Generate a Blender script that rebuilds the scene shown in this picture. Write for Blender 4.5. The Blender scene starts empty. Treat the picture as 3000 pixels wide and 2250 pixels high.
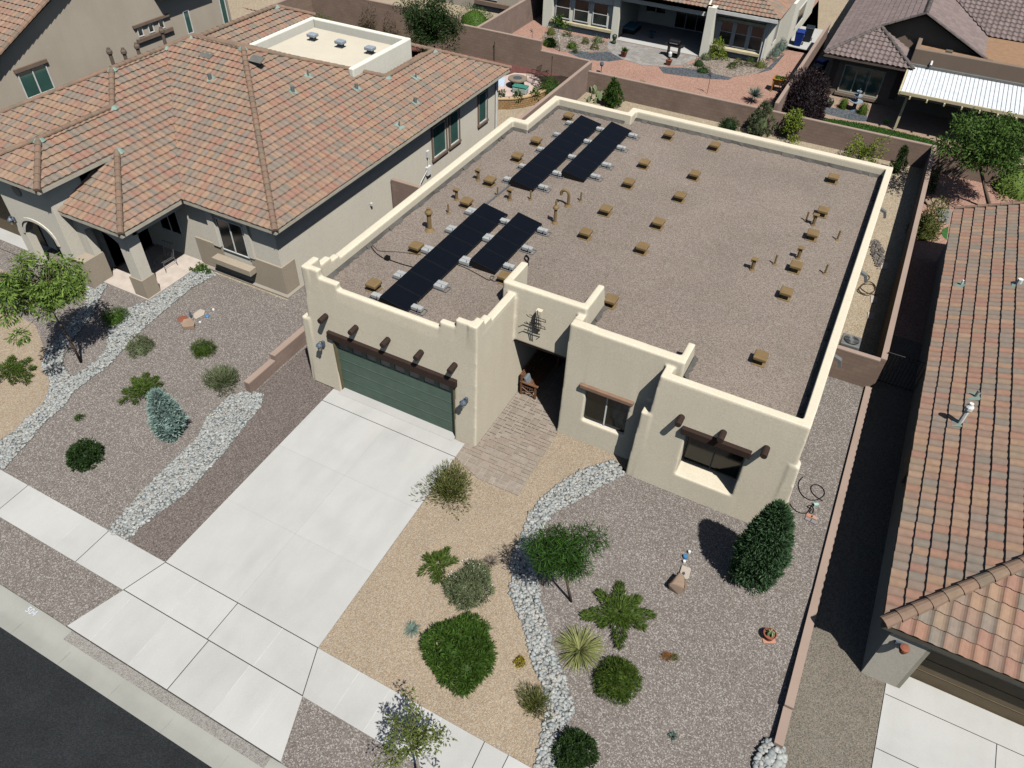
import bpy, bmesh, math, random
import numpy as np
from mathutils import Vector, Matrix
rnd = random.Random(7)
rng = np.random.default_rng(11)
sc = bpy.context.scene
COL = sc.collection

# ------------------------------------------------------------------ camera
F = 2173.616                       # focal length in pixels of the 3000 x 2250 photograph
RC = np.array([[0.8853816, 0.4641446, 0.0258676], [0.3357379, -0.5999681, -0.7261669], [-0.3215267, 0.6516196, -0.6870317]])
CP = np.array([14.5937, -15.0543, 19.557])
cam = bpy.data.objects.new('camera', bpy.data.cameras.new('camera'))
COL.objects.link(cam)
cam.data.lens = F * 36.0 / 3000.0
cam.data.sensor_width = 36.0
cam.data.clip_end = 2000
cam.matrix_world = Matrix(((RC[0][0], -RC[1][0], -RC[2][0], CP[0]), (RC[0][1], -RC[1][1], -RC[2][1], CP[1]), (RC[0][2], -RC[1][2], -RC[2][2], CP[2]), (0, 0, 0, 1)))
sc.camera = cam

# ------------------------------------------------------------------ light
SUN = Vector((0.405, -0.32, 0.857)).normalized()
w = bpy.data.worlds.new('World'); sc.world = w; w.use_nodes = True
nt = w.node_tree; bg = nt.nodes['Background']
sky = nt.nodes.new('ShaderNodeTexSky'); sky.sky_type = 'NISHITA'; sky.sun_disc = False
sky.sun_elevation = math.asin(SUN.z); sky.sun_rotation = math.atan2(SUN.x, SUN.y)
nt.links.new(sky.outputs[0], bg.inputs[0]); bg.inputs[1].default_value = 0.05
sl = bpy.data.lights.new('sun', 'SUN'); sl.energy = 5.0; sl.angle = math.radians(0.5); sl.color = (1.0, 0.975, 0.94)
so = bpy.data.objects.new('sun', sl); COL.objects.link(so); so.location = (20, -20, 40)
so.rotation_euler = SUN.to_track_quat('Z', 'Y').to_euler()
sc.view_settings.view_transform = 'Standard'; sc.view_settings.look = 'None'
sc.cycles.diffuse_bounces = 0; sc.view_settings.exposure = 0.12; sc.view_settings.gamma = 1.0

# ------------------------------------------------------------------ survey helpers: sight lines from the camera station met with known planes
def ray(u, v): return RC.T @ np.array([(u - 1500.0) / F, (v - 1125.0) / F, 1.0])
def at(p, z): r = ray(*p); return CP + r * ((z - CP[2]) / r[2])
def onx(p, x): r = ray(*p); return CP + r * ((x - CP[0]) / r[0])
def ony(p, y): r = ray(*p); return CP + r * ((y - CP[1]) / r[1])
def gz(x, y):                      # height of the terrain
    if y >= 0: return 0.0
    if y >= -11.3: return 0.05 * y
    return -0.565
def G(p, dz=0.0):
    z = 0.0
    for _ in range(6):
        q = at(p, z + dz); z = gz(q[0], q[1])
    return np.array([q[0], q[1], z])
def depth(q): return float(RC[2] @ (np.array(q) - CP))
def mpp(q): return depth(q) / F    # metres per photograph pixel at q
def K(cx, cy, s=1000 / 2212): return lambda x, y: (cx + x * s, cy + y * s)
k00 = K(0, 0); k10 = K(1000, 0); k20 = K(2000, 0); k07 = K(0, 700); k17 = K(1000, 700); k27 = K(2000, 700)
k05 = K(0, 1500); k15 = K(1000, 1500); k25 = K(2000, 1500)
kc1 = K(860, 740, 600 / 2212); kc2 = K(1380, 780, 500 / 2212); kc3 = K(1620, 900, 800 / 2212)
kv = K(1700, 300); kq = K(1050, 250, 650 / 2201); kw = K(1060, 540, 600 / 2212)
kb = K(1500, 0, 600 / 2212); ke = K(2000, 0, 500 / 2212); kf = K(2500, 0, 500 / 2212); kg = K(1100, 0, 600 / 2212)
kh = K(700, 0, 540 / 2212); kk = K(2600, 450, 400 / 2212); kl = K(0, 480, 900 / 2212)

# ------------------------------------------------------------------ materials
def sl_(c):                        # sRGB byte colour to linear
    return tuple((x / 255 / 12.92) if x / 255 <= 0.04045 else ((x / 255 + 0.055) / 1.055) ** 2.4 for x in c)
def alb(c, k=0.72): a = sl_(c); return (a[0] * k, a[1] * k, a[2] * k, 1)
def mk(name):
    m = bpy.data.materials.new(name); m.use_nodes = True
    n = m.node_tree; p = n.nodes['Principled BSDF']; p.inputs['Roughness'].default_value = 0.9
    p.inputs['Specular IOR Level'].default_value = 0.2
    return m, n, p
def coord(n, scale=1.0):
    t = n.nodes.new('ShaderNodeTexCoord'); mp = n.nodes.new('ShaderNodeMapping'); mp.inputs['Scale'].default_value = (scale,) * 3 if not isinstance(scale, tuple) else scale
    g = n.nodes.new('ShaderNodeNewGeometry'); n.links.new(g.outputs['Position'], mp.inputs[0]); return mp.outputs[0]
def noise(n, v, s, det=3, rough=0.55):
    t = n.nodes.new('ShaderNodeTexNoise'); t.inputs['Scale'].default_value = s; t.inputs['Detail'].default_value = det; t.inputs['Roughness'].default_value = rough
    n.links.new(v, t.inputs['Vector']); return t.outputs['Fac']
def ramp(n, fac, cols, const=False, lo=0.0, hi=1.0):
    r = n.nodes.new('ShaderNodeValToRGB'); cr = r.color_ramp
    if const: cr.interpolation = 'CONSTANT'
    k = len(cols)
    for i, c in enumerate(cols):
        pos = lo + (hi - lo) * (i / k if const else i / (k - 1))
        if i < 2: e = cr.elements[i]; e.position = pos
        else: e = cr.elements.new(pos)
        e.color = c
    n.links.new(fac, r.inputs[0]); return r.outputs[0]
def mixc(n, a, b, fac, mode='MIX'):
    m = n.nodes.new('ShaderNodeMix'); m.data_type = 'RGBA'; m.blend_type = mode
    for s, v in ((6, a), (7, b), (0, fac)):
        if isinstance(v, (tuple, float, int)): m.inputs[s].default_value = v
        else: n.links.new(v, m.inputs[s])
    return m.outputs[2]
def bump(n, p, h, strength, dist):
    b = n.nodes.new('ShaderNodeBump'); b.inputs['Strength'].default_value = strength; b.inputs['Distance'].default_value = dist
    n.links.new(h, b.inputs['Height']); n.links.new(b.outputs[0], p.inputs['Normal'])
def island(n): return n.nodes.new('ShaderNodeNewGeometry').outputs['Random Per Island']
MC = {}
def plain(name, c, rough=0.8, metal=0.0, k=0.72, spec=0.3):
    if name in MC: return MC[name]
    m, n, p = mk(name); v = coord(n); a = alb(c, k)
    col = ramp(n, noise(n, v, 3.0), [tuple(x * 0.88 for x in a[:3]) + (1,), tuple(min(1, x * 1.1) for x in a[:3]) + (1,)], lo=0.3, hi=0.7)
    n.links.new(col, p.inputs['Base Color']); p.inputs['Roughness'].default_value = rough; p.inputs['Metallic'].default_value = metal
    p.inputs['Specular IOR Level'].default_value = spec
    MC[name] = m; return m
def stucco(name, c, k=0.72, dark=0.9):
    m, n, p = mk(name); v = coord(n); a = alb(c, k)
    big = ramp(n, noise(n, v, 0.55, 4), [tuple(x * dark for x in a[:3]) + (1,), a], lo=0.3, hi=0.65)
    vs = coord(n, (2.2, 2.2, 0.35))
    st = ramp(n, noise(n, vs, 1.3, 5), [(0.97, 0.97, 0.965, 1), (1, 1, 1, 1)], lo=0.35, hi=0.6)
    c2 = mixc(n, big, st, 1.0, 'MULTIPLY')
    gr = ramp(n, noise(n, v, 22.0, 2), [(0.93, 0.93, 0.93, 1), (1.05, 1.05, 1.05, 1)], lo=0.35, hi=0.65)
    n.links.new(mixc(n, c2, gr, 1.0, 'MULTIPLY'), p.inputs['Base Color'])
    bump(n, p, noise(n, v, 9.0, 5, 0.7), 0.25, 0.015); MC[name] = m; return m
def gravel(name, cols, cell=0.05, k=0.72, big=(0.93, 1.06), bs=0.5):
    k *= 0.87; m, n, p = mk(name); v = coord(n)
    vo = n.nodes.new('ShaderNodeTexVoronoi'); vo.inputs['Scale'].default_value = 1 / cell; n.links.new(v, vo.inputs['Vector'])
    sp = n.nodes.new('ShaderNodeSeparateColor'); n.links.new(vo.outputs['Color'], sp.inputs[0])
    mu = [sum(x[i] for x in cols) / len(cols) for i in range(3)]; cols = [tuple(mu[i] + (x[i] - mu[i]) * 0.62 for i in range(3)) for x in cols]
    c = ramp(n, sp.outputs[0], [alb(x, k) for x in cols], const=True)
    v2 = n.nodes.new('ShaderNodeTexVoronoi'); v2.inputs['Scale'].default_value = 0.37 / cell; n.links.new(v, v2.inputs['Vector'])
    sp2 = n.nodes.new('ShaderNodeSeparateColor'); n.links.new(v2.outputs['Color'], sp2.inputs[0])
    lum = ramp(n, sp2.outputs[1], [(0.97, 0.97, 0.97, 1), (1.03, 1.03, 1.03, 1)])
    c = mixc(n, c, lum, 1.0, 'MULTIPLY')
    bg_ = ramp(n, noise(n, v, bs, 4, 0.6), [(big[0],) * 3 + (1,), (big[1],) * 3 + (1,)], lo=0.3, hi=0.7)
    c = mixc(n, c, bg_, 1.0, 'MULTIPLY')
    n.links.new(c, p.inputs['Base Color'])
    bump(n, p, ramp(n, vo.outputs['Distance'], [(1, 1, 1, 1), (0, 0, 0, 1)], lo=0.0, hi=0.7), 0.9, cell * 0.45)
    MC[name] = m; return m
def concrete(name, c, k=0.72, stain=0.9, smear=False):
    k *= 0.87; m, n, p = mk(name); v = coord(n); a = alb(c, k)
    c1 = ramp(n, noise(n, v, 0.6, 5, 0.6), [tuple(x * stain for x in a[:3]) + (1,), a], lo=0.32, hi=0.6)
    vs = coord(n, (2.0, 0.3, 1.0))
    st = ramp(n, noise(n, vs, 1.1, 4), [(0.97, 0.967, 0.96, 1), (1, 1, 1, 1)], lo=0.3, hi=0.55)
    g = ramp(n, noise(n, v, 60, 2), [(0.96, 0.96, 0.96, 1), (1.03, 1.03, 1.03, 1)], lo=0.4, hi=0.6)
    isl = ramp(n, island(n), [(0.95, 0.95, 0.945, 1), (1.03, 1.03, 1.03, 1)]); g = mixc(n, g, isl, 1.0, 'MULTIPLY')
    vt = coord(n, (1.4, 0.45, 1.0)); sm = ramp(n, noise(n, vt, 0.8, 3, 0.5), [(1, 1, 1, 1), (1, 1, 1, 1), (0.86, 0.86, 0.86, 1)], lo=0.0, hi=0.92) if smear else (1, 1, 1, 1); g = mixc(n, g, sm, 1.0, 'MULTIPLY')
    n.links.new(mixc(n, mixc(n, c1, st, 1.0, 'MULTIPLY'), g, 1.0, 'MULTIPLY'), p.inputs['Base Color'])
    bump(n, p, noise(n, v, 40, 3), 0.15, 0.004); MC[name] = m; return m
def palette(name, cols, k=0.72, rough=0.85, grain=6.0, amt=0.10, con=0.65):
    k *= 0.87; mu = [sum(x[i] for x in cols) / len(cols) for i in range(3)]; cols = [tuple(mu[i] + (x[i] - mu[i]) * con for i in range(3)) for x in cols]; m, n, p = mk(name); v = coord(n)
    c = ramp(n, island(n), [alb(x, k) for x in cols], const=True)
    g = ramp(n, noise(n, v, grain, 4), [(1 - amt,) * 3 + (1,), (1 + amt,) * 3 + (1,)], lo=0.3, hi=0.7)
    n.links.new(mixc(n, c, g, 1.0, 'MULTIPLY'), p.inputs['Base Color']); p.inputs['Roughness'].default_value = rough
    bump(n, p, noise(n, v, 30, 3), 0.2, 0.01); MC[name] = m; return m
def brick(name, c1, c2, mortar, bw=0.40, bh=0.20, ms=0.008, k=0.72):
    m, n, p = mk(name); g = n.nodes.new('ShaderNodeNewGeometry'); sp = n.nodes.new('ShaderNodeSeparateXYZ'); n.links.new(g.outputs['Position'], sp.inputs[0])
    ad = n.nodes.new('ShaderNodeMath'); n.links.new(sp.outputs[0], ad.inputs[0]); n.links.new(sp.outputs[1], ad.inputs[1])
    cb = n.nodes.new('ShaderNodeCombineXYZ'); n.links.new(ad.outputs[0], cb.inputs[0]); n.links.new(sp.outputs[2], cb.inputs[1])
    b = n.nodes.new('ShaderNodeTexBrick'); n.links.new(cb.outputs[0], b.inputs['Vector']); b.inputs['Scale'].default_value = 1
    b.inputs['Brick Width'].default_value = bw; b.inputs['Row Height'].default_value = bh; b.inputs['Mortar Size'].default_value = ms
    b.inputs['Color1'].default_value = alb(c1, k); b.inputs['Color2'].default_value = alb(c2, k); b.inputs['Mortar'].default_value = alb(mortar, k)
    v = coord(n); st = ramp(n, noise(n, v, 0.9, 5), [(0.86, 0.86, 0.86, 1), (1.06, 1.06, 1.06, 1)], lo=0.3, hi=0.65)
    n.links.new(mixc(n, b.outputs['Color'], st, 1.0, 'MULTIPLY'), p.inputs['Base Color'])
    bump(n, p, noise(n, v, 30, 3), 0.3, 0.01); MC[name] = m; return m
def leafmat(name, ca, cb, cc=None, k=0.72, tr=0.2):
    m, n, p = mk(name); cols = [alb(ca, k), alb(cb, k)] + ([alb(cc, k)] if cc else [])
    c = ramp(n, island(n), cols)
    n.links.new(c, p.inputs['Base Color']); p.inputs['Roughness'].default_value = 0.6
    t = n.nodes.new('ShaderNodeBsdfTranslucent'); n.links.new(c, t.inputs[0]); mx = n.nodes.new('ShaderNodeMixShader'); mx.inputs[0].default_value = tr
    n.links.new(p.outputs[0], mx.inputs[1]); n.links.new(t.outputs[0], mx.inputs[2]); n.links.new(mx.outputs[0], n.nodes['Material Output'].inputs[0])
    MC[name] = m; return m
def glass(name, c=(20, 26, 26), k=0.7, rough=0.12):
    m, n, p = mk(name); v = coord(n); a = alb(c, k)
    n.links.new(ramp(n, noise(n, v, 1.2, 2), [tuple(x * 0.7 for x in a[:3]) + (1,), tuple(x * 1.4 for x in a[:3]) + (1,)]), p.inputs['Base Color'])
    p.inputs['Roughness'].default_value = rough; p.inputs['Specular IOR Level'].default_value = 0.5; MC[name] = m; return m

STUC = stucco('adobe_stucco', (226, 215, 191), 0.875, 0.95)
STUCN = stucco('pale_stucco', (226, 219, 202), 0.88, 0.95)
STUCT = stucco('taupe_stucco', (186, 172, 152), 0.80)
STUCG = stucco('greige_stucco', (196, 184, 166), 0.86)
STUCB = stucco('brown_stucco', (152, 134, 118), 0.70)
STUCW = stucco('ivory_stucco', (232, 228, 212), 0.94, 0.95)
ROOFG = gravel('roof_gravel', [(150, 134, 120), (172, 158, 144), (188, 172, 154), (132, 116, 106), (162, 148, 138), (200, 188, 176)], 0.028, 0.70, (0.84, 1.05), 0.25)
GREYG = gravel('grey_mauve_gravel', [(134, 124, 116), (154, 144, 135), (172, 163, 154), (112, 103, 96), (142, 132, 124), (228, 222, 214)], 0.028, 0.67, (0.95, 1.04))
BROWNG = gravel('brown_mauve_gravel', [(114, 103, 97), (134, 122, 114), (156, 144, 136), (94, 84, 78), (124, 111, 104), (180, 170, 162)], 0.028, 0.72, (0.95, 1.04))
TANG = gravel('tan_gravel', [(186, 164, 136), (204, 186, 158), (216, 204, 184), (164, 140, 112), (194, 172, 142), (172, 160, 146)], 0.028, 0.72, (0.95, 1.05))
LTANG = gravel('light_tan_gravel', [(198, 178, 146), (212, 196, 168), (222, 210, 188), (176, 154, 124), (204, 184, 154)], 0.05, 0.68)
OLIVEG = gravel('olive_grey_gravel', [(122, 118, 106), (144, 138, 124), (164, 156, 142), (104, 100, 90), (150, 134, 118)], 0.028, 0.78)
PINKG = gravel('pink_gravel', [(190, 146, 126), (206, 164, 144), (214, 178, 160), (172, 130, 112)], 0.05, 0.74)
REDG = gravel('red_gravel', [(130, 84, 76), (146, 98, 90), (116, 76, 70)], 0.05, 0.74)
SLATEG = gravel('slate_chips', [(92, 98, 104), (116, 122, 128), (74, 80, 86), (136, 140, 142)], 0.08, 0.70)
BARKG = gravel('mixed_stone_chips', [(176, 158, 142), (150, 136, 124), (204, 194, 180), (124, 112, 102)], 0.10, 0.72)
BEDG = gravel('bed_base_gravel', [(150, 154, 152), (130, 134, 132), (168, 170, 166), (100, 104, 102)], 0.05, 0.66)
SOILG = gravel('dark_soil', [(66, 54, 46), (84, 70, 60), (50, 42, 36)], 0.05, 0.7)
CONC = concrete('pale_concrete', (219, 218, 212), 0.74); COND = concrete('driveway_concrete', (219, 218, 212), 0.74, 0.93, True)
CONK = concrete('kerb_concrete', (190, 190, 180), 0.72, 0.86)
CONA = gravel('exposed_aggregate', [(168, 162, 152), (186, 182, 172), (150, 144, 136), (196, 192, 184)], 0.03, 0.70, (0.92, 1.06))
ASPH = gravel('asphalt', [(46, 49, 51), (54, 57, 59), (40, 43, 45), (62, 64, 64), (50, 53, 54)], 0.03, 0.72, (0.82, 1.18), 0.9)
JOINT = plain('joint_filler', (70, 68, 64)); SCORE = plain('score_line', (228, 226, 220), k=0.66); SCORD = plain('dark_score_line', (170, 168, 160)); SCORM = plain('faint_score_line', (200, 198, 192), k=0.66)
CMU = brick('split_block', (154, 131, 115), (162, 139, 122), (142, 120, 106), k=0.76)
CMUL = brick('pinkish_block', (172, 148, 134), (180, 156, 142), (162, 139, 126), k=0.64)
CAP = concrete('wall_cap', (194, 170, 154), 0.72, 0.9)
GSTONE = brick('tan_garden_block', (204, 166, 118), (186, 146, 100), (110, 84, 58), 0.30, 0.13, 0.012)
TILE = palette('roof_tile', [(170, 148, 126), (180, 140, 118), (158, 144, 130), (176, 136, 118), (184, 154, 130), (162, 142, 126), (178, 146, 126), (152, 142, 128), (182, 150, 124), (168, 140, 122)], 0.73, con=0.9)
TILEM = palette('mauve_roof_tile', [(166, 150, 144), (156, 138, 134), (172, 154, 150), (150, 134, 128), (160, 142, 138)], 0.64)
CAPT = palette('ridge_tile', [(172, 148, 124), (166, 138, 118), (150, 136, 118), (178, 144, 122)], 0.62)
CAPM = palette('mauve_ridge_tile', [(120, 112, 108), (138, 128, 122), (108, 102, 100)], 0.64)
UNDER = plain('roof_underlay', (58, 48, 44))
LEAD = plain('flashing', (150, 172, 160), 0.6)
FOAM = stucco('foam_roof', (236, 226, 204), 0.72, 0.94)
DIRTFL = concrete('weathered_flashing', (120, 116, 110), 0.7, 0.55)
PAVE = palette('paver_stone', [(182, 168, 152), (174, 160, 145), (170, 155, 140), (188, 175, 160), (162, 148, 134), (178, 166, 152)], 0.72, con=0.55)
PAVB = plain('paver_sand', (194, 182, 166), k=0.66)
STONE = palette('river_stone', [(186, 190, 186), (174, 180, 177), (196, 198, 192), (162, 168, 167), (190, 187, 178), (180, 184, 181), (204, 204, 198), (184, 179, 168)], 0.76, 0.8, 14, 0.12, con=1.0)
BROWNV = plain('vent_paint', (152, 126, 86), 0.75, k=0.62)
WOODD = plain('dark_stained_wood', (66, 49, 41), 0.8, k=0.62)
WOODM = plain('weathered_wood', (158, 126, 104), 0.8)
WOODB = plain('bench_wood', (134, 96, 70), 0.7)
DOORG = plain('green_door_paint', (98, 118, 104), 0.6, k=0.8)
DOORB = plain('brown_door_paint', (120, 106, 84), 0.6)
PANEL = plain('solar_cell', (11, 15, 24), 0.45, spec=0.25); PFRAME = plain('panel_frame', (30, 32, 36), 0.5)
ALU = plain('aluminium', (190, 196, 200), 0.35, 0.7); BLOCKW = concrete('ballast_concrete', (206, 208, 206), 0.70)
WHITE = plain('white_frame', (232, 232, 226), 0.5, k=0.8); CREAM = plain('cream_trim', (222, 208, 170), 0.6)
TRIMB = plain('brown_trim', (138, 118, 102), 0.8)
GLASS = glass('dark_glass'); GLASSG = glass('green_glass', (70, 104, 96)); GLASSV = glass('blind_glass', (44, 54, 52))
IRON = plain('dark_iron', (44, 40, 38), 0.6); BLACK = plain('black_plastic', (18, 18, 20), 0.5); GREYM = plain('grey_metal', (140, 142, 140), 0.5, 0.3)
PEWT = plain('pewter', (104, 118, 132), 0.5, 0.2)
TERRA = plain('terracotta', (168, 104, 80), 0.8, k=0.6); BLUEB = plain('blue_plastic', (30, 62, 140), 0.5); BLUEG = plain('blue_glaze', (86, 140, 184), 0.4)
TEAL = plain('teal_cushion', (70, 140, 124), 0.8); ROCKO = stucco('orange_sandstone', (200, 172, 148), 0.66, 0.66); ROCKG = stucco('pale_flagstone', (206, 192, 176), 0.74, 0.9)
BARK = plain('bark', (120, 104, 88)); BARKL = plain('light_bark', (160, 150, 134)); DEADC = plain('white_corrugated_metal', (226, 230, 232), 0.5, k=0.86)
GRASSM = leafmat('lawn_green', (84, 116, 44), (60, 96, 32), (108, 134, 60))
ORANGEW = plain('amber_wood', (186, 128, 50)); SEPR = plain('underlay_boards', (190, 152, 118), 0.9, k=0.55)
L_JUN = leafmat('juniper_green', (72, 96, 34), (98, 120, 46), (52, 76, 26))
L_GRN = leafmat('fresh_green', (66, 98, 34), (92, 124, 48), (44, 72, 24))
L_DKG = leafmat('dark_green', (44, 68, 32), (66, 92, 44), (34, 54, 28))
L_BLU = leafmat('blue_spruce', (140, 168, 158), (172, 198, 188), (112, 142, 132), k=0.85); L_JTR = leafmat('evergreen', (66, 96, 62), (92, 124, 82), (48, 74, 48))
L_SAG = leafmat('sage_green', (112, 124, 86), (140, 150, 110), (86, 100, 66))
L_OLV = leafmat('olive_green', (104, 112, 56), (134, 138, 76), (78, 88, 42))
L_GRY = leafmat('grey_twig', (150, 138, 124), (170, 158, 142), (124, 112, 98))
L_YEL = leafmat('golden_leaf', (176, 156, 40), (196, 176, 66), (140, 124, 34))
L_ORG = leafmat('dry_orange', (186, 134, 76), (166, 110, 60))
L_YUC = leafmat('yucca_green', (138, 146, 84), (176, 178, 116), (104, 116, 62), k=0.8)
L_BAG = leafmat('blue_agave', (116, 140, 126), (140, 160, 146), (92, 118, 106))
L_TRE = leafmat('tree_green', (104, 136, 56), (144, 168, 84), (74, 106, 40), k=0.8, tr=0.3)
L_TR2 = leafmat('deep_tree_green', (48, 82, 30), (74, 112, 42), (36, 62, 24), tr=0.2)
L_STR = leafmat('street_tree_leaf', (100, 116, 52), (138, 148, 84), (76, 92, 42), k=0.72, tr=0.25); L_BIG = leafmat('shade_tree_leaf', (70, 104, 40), (104, 134, 62), (46, 74, 28), k=0.72, tr=0.22)
L_LIM = leafmat('lime_green', (128, 152, 50), (156, 172, 72), (98, 126, 38), tr=0.25)
L_PUR = leafmat('purple_leaf', (52, 42, 46), (68, 54, 56), (38, 32, 36))
L_RED = leafmat('reddish_leaf', (96, 60, 46), (72, 80, 46), (60, 62, 38))
L_CAC = leafmat('cactus_green', (140, 156, 110), (160, 172, 128), (118, 138, 96), tr=0.0)
L_WHT = leafmat('white_petals', (236, 232, 226), (246, 240, 240), tr=0.1)

# ------------------------------------------------------------------ mesh building
def wloc(o):
    v = Vector((0, 0, 0))
    while o is not None: v += o.location; o = o.parent
    return v
class M:
    def __init__(s): s.v = []; s.f = []; s.m = []; s.cur = 0
    def add(s, vs, fs):
        b = len(s.v); s.v.extend([tuple(float(c) for c in x) for x in vs]); s.f.extend([tuple(b + i for i in f) for f in fs]); s.m.extend([s.cur] * len(fs)); return s
    def hexa(s, b, t):
        return s.add(list(b) + list(t), [(3, 2, 1, 0), (4, 5, 6, 7), (0, 1, 5, 4), (1, 2, 6, 5), (2, 3, 7, 6), (3, 0, 4, 7)])
    def box(s, x0, x1, y0, y1, z0, z1):
        return s.hexa([(x0, y0, z0), (x1, y0, z0), (x1, y1, z0), (x0, y1, z0)], [(x0, y0, z1), (x1, y0, z1), (x1, y1, z1), (x0, y1, z1)])
    def tbox(s, b, t, z0, z1):     # tapered box: b, t = (x0,x1,y0,y1)
        f = lambda r, z: [(r[0], r[2], z), (r[1], r[2], z), (r[1], r[3], z), (r[0], r[3], z)]
        return s.hexa(f(b, z0), f(t, z1))
    def cbox(s, c, size, rz=0.0, rx=0.0, ry=0.0):
        R = Matrix.Rotation(rz, 3, 'Z') @ Matrix.Rotation(ry, 3, 'Y') @ Matrix.Rotation(rx, 3, 'X'); h = [x / 2 for x in size]
        P = [Vector(c) + R @ Vector((sx * h[0], sy * h[1], sz * h[2])) for sz in (-1, 1) for sx, sy in ((-1, -1), (1, -1), (1, 1), (-1, 1))]
        return s.hexa(P[:4], P[4:])
    def poly(s, pts): return s.add(pts, [tuple(range(len(pts)))])
    def prism(s, pts, z0, z1):     # 2-D outline extruded upward
        a = sum(pts[i][0] * pts[(i + 1) % len(pts)][1] - pts[(i + 1) % len(pts)][0] * pts[i][1] for i in range(len(pts)))
        if a < 0: pts = pts[::-1]
        n = len(pts); vs = [(p[0], p[1], z0) for p in pts] + [(p[0], p[1], z1) for p in pts]
        return s.add(vs, [tuple(range(n))[::-1], tuple(range(n, 2 * n))] + [(i, (i + 1) % n, n + (i + 1) % n, n + i) for i in range(n)])
    def slab(s, pts, off):         # 3-D polygon thickened by the vector off
        n = len(pts); o = Vector(off); vs = [Vector(p) for p in pts] + [Vector(p) + o for p in pts]
        return s.add(vs, [tuple(range(n))[::-1], tuple(range(n, 2 * n))] + [(i, (i + 1) % n, n + (i + 1) % n, n + i) for i in range(n)])
    def tube(s, pts, r, n=8, caps=True):
        pts = [Vector(p) for p in pts]; r = r if isinstance(r, (list, tuple)) else [r] * len(pts); b = len(s.v)
        up = Vector((0.13, 0.21, 0.97)); vs = []; fs = []
        for i, p in enumerate(pts):
            d = (pts[min(i + 1, len(pts) - 1)] - pts[max(i - 1, 0)]); d = d.normalized() if d.length > 1e-9 else Vector((0, 0, 1))
            a = d.cross(up); a = a.normalized() if a.length > 1e-3 else d.cross(Vector((1, 0, 0))).normalized(); c = d.cross(a); up = -c if c.dot(up) < 0 else c
            up = a.cross(d)
            for k in range(n):
                t = 2 * math.pi * k / n; vs.append(p + (a * math.cos(t) + up * math.sin(t)) * r[i])
        for i in range(len(pts) - 1):
            for k in range(n): fs.append((i * n + k, i * n + (k + 1) % n, (i + 1) * n + (k + 1) % n, (i + 1) * n + k))
        if caps: fs += [tuple(range(n))[::-1], tuple(range((len(pts) - 1) * n, len(pts) * n))]
        return s.add(vs, fs)
    def lathe(s, c, prof, n=16):   # prof = [(radius, z)...]
        vs = [(c[0] + r * math.cos(2 * math.pi * k / n), c[1] + r * math.sin(2 * math.pi * k / n), c[2] + z) for r, z in prof for k in range(n)]
        fs = [(i * n + k, i * n + (k + 1) % n, (i + 1) * n + (k + 1) % n, (i + 1) * n + k) for i in range(len(prof) - 1) for k in range(n)]
        fs += [tuple(range(n))[::-1], tuple(range((len(prof) - 1) * n, len(prof) * n))]
        return s.add(vs, fs)
    def build(s, name, mats, parent=None, origin=None, smooth=False, bevel=0.0):
        if not isinstance(mats, (list, tuple)): mats = [mats]
        me = bpy.data.meshes.new(name); o = bpy.data.objects.new(name, me); COL.objects.link(o)
        if parent is not None: o.parent = parent; off = wloc(parent)
        else: off = Vector(origin) if origin is not None else Vector((0, 0, 0)); o.location = off
        me.from_pydata([(a - off.x, b - off.y, c - off.z) for a, b, c in s.v], [], s.f)
        for m in mats: me.materials.append(m)
        if len(mats) > 1: me.polygons.foreach_set('material_index', s.m)
        if smooth: me.polygons.foreach_set('use_smooth', [True] * len(s.f))
        me.update()
        if bevel:
            b = o.modifiers.new('bevel', 'BEVEL'); b.width = bevel; b.segments = 2; b.limit_method = 'ANGLE'
        return o
def tag(o, label=None, cat=None, group=None, kind=None):
    for k, v in (('label', label), ('category', cat), ('group', group), ('kind', kind)):
        if v: o[k] = v
    return o
def thing(name, loc, label, cat, group=None, kind=None):
    o = bpy.data.objects.new(name, None); COL.objects.link(o); o.location = loc; o.empty_display_size = 0.2
    return tag(o, label, cat, group, kind)
def struct(o): o['kind'] = 'structure'; return o
def copy_tree(o, loc=None, rz=None, parent=None):
    c = o.copy(); COL.objects.link(c); c.parent = parent
    if loc is not None: c.location = loc
    if rz is not None: c.rotation_euler = (0, 0, rz)
    for ch in [x for x in COL.objects if x.parent == o]: copy_tree(ch, parent=c)
    return c
def np_obj(name, V, Fq, mat, parent=None, origin=None, smooth=False):   # quads from numpy arrays
    off = np.array(wloc(parent)) if parent is not None else (np.array(origin, float) if origin is not None else np.zeros(3))
    me = bpy.data.meshes.new(name); o = bpy.data.objects.new(name, me); COL.objects.link(o)
    if parent is not None: o.parent = parent
    else: o.location = off
    V = np.asarray(V, float) - off; n, k = Fq.shape
    me.vertices.add(len(V)); me.vertices.foreach_set('co', V.ravel()); me.loops.add(n * k); me.loops.foreach_set('vertex_index', Fq.ravel().astype(np.int32))
    me.polygons.add(n); me.polygons.foreach_set('loop_start', np.arange(0, n * k, k, dtype=np.int32)); me.polygons.foreach_set('loop_total', np.full(n, k, dtype=np.int32))
    if smooth: me.polygons.foreach_set('use_smooth', np.ones(n, dtype=bool))
    me.materials.append(mat); me.update(calc_edges=True); me.validate(); return o

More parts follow.
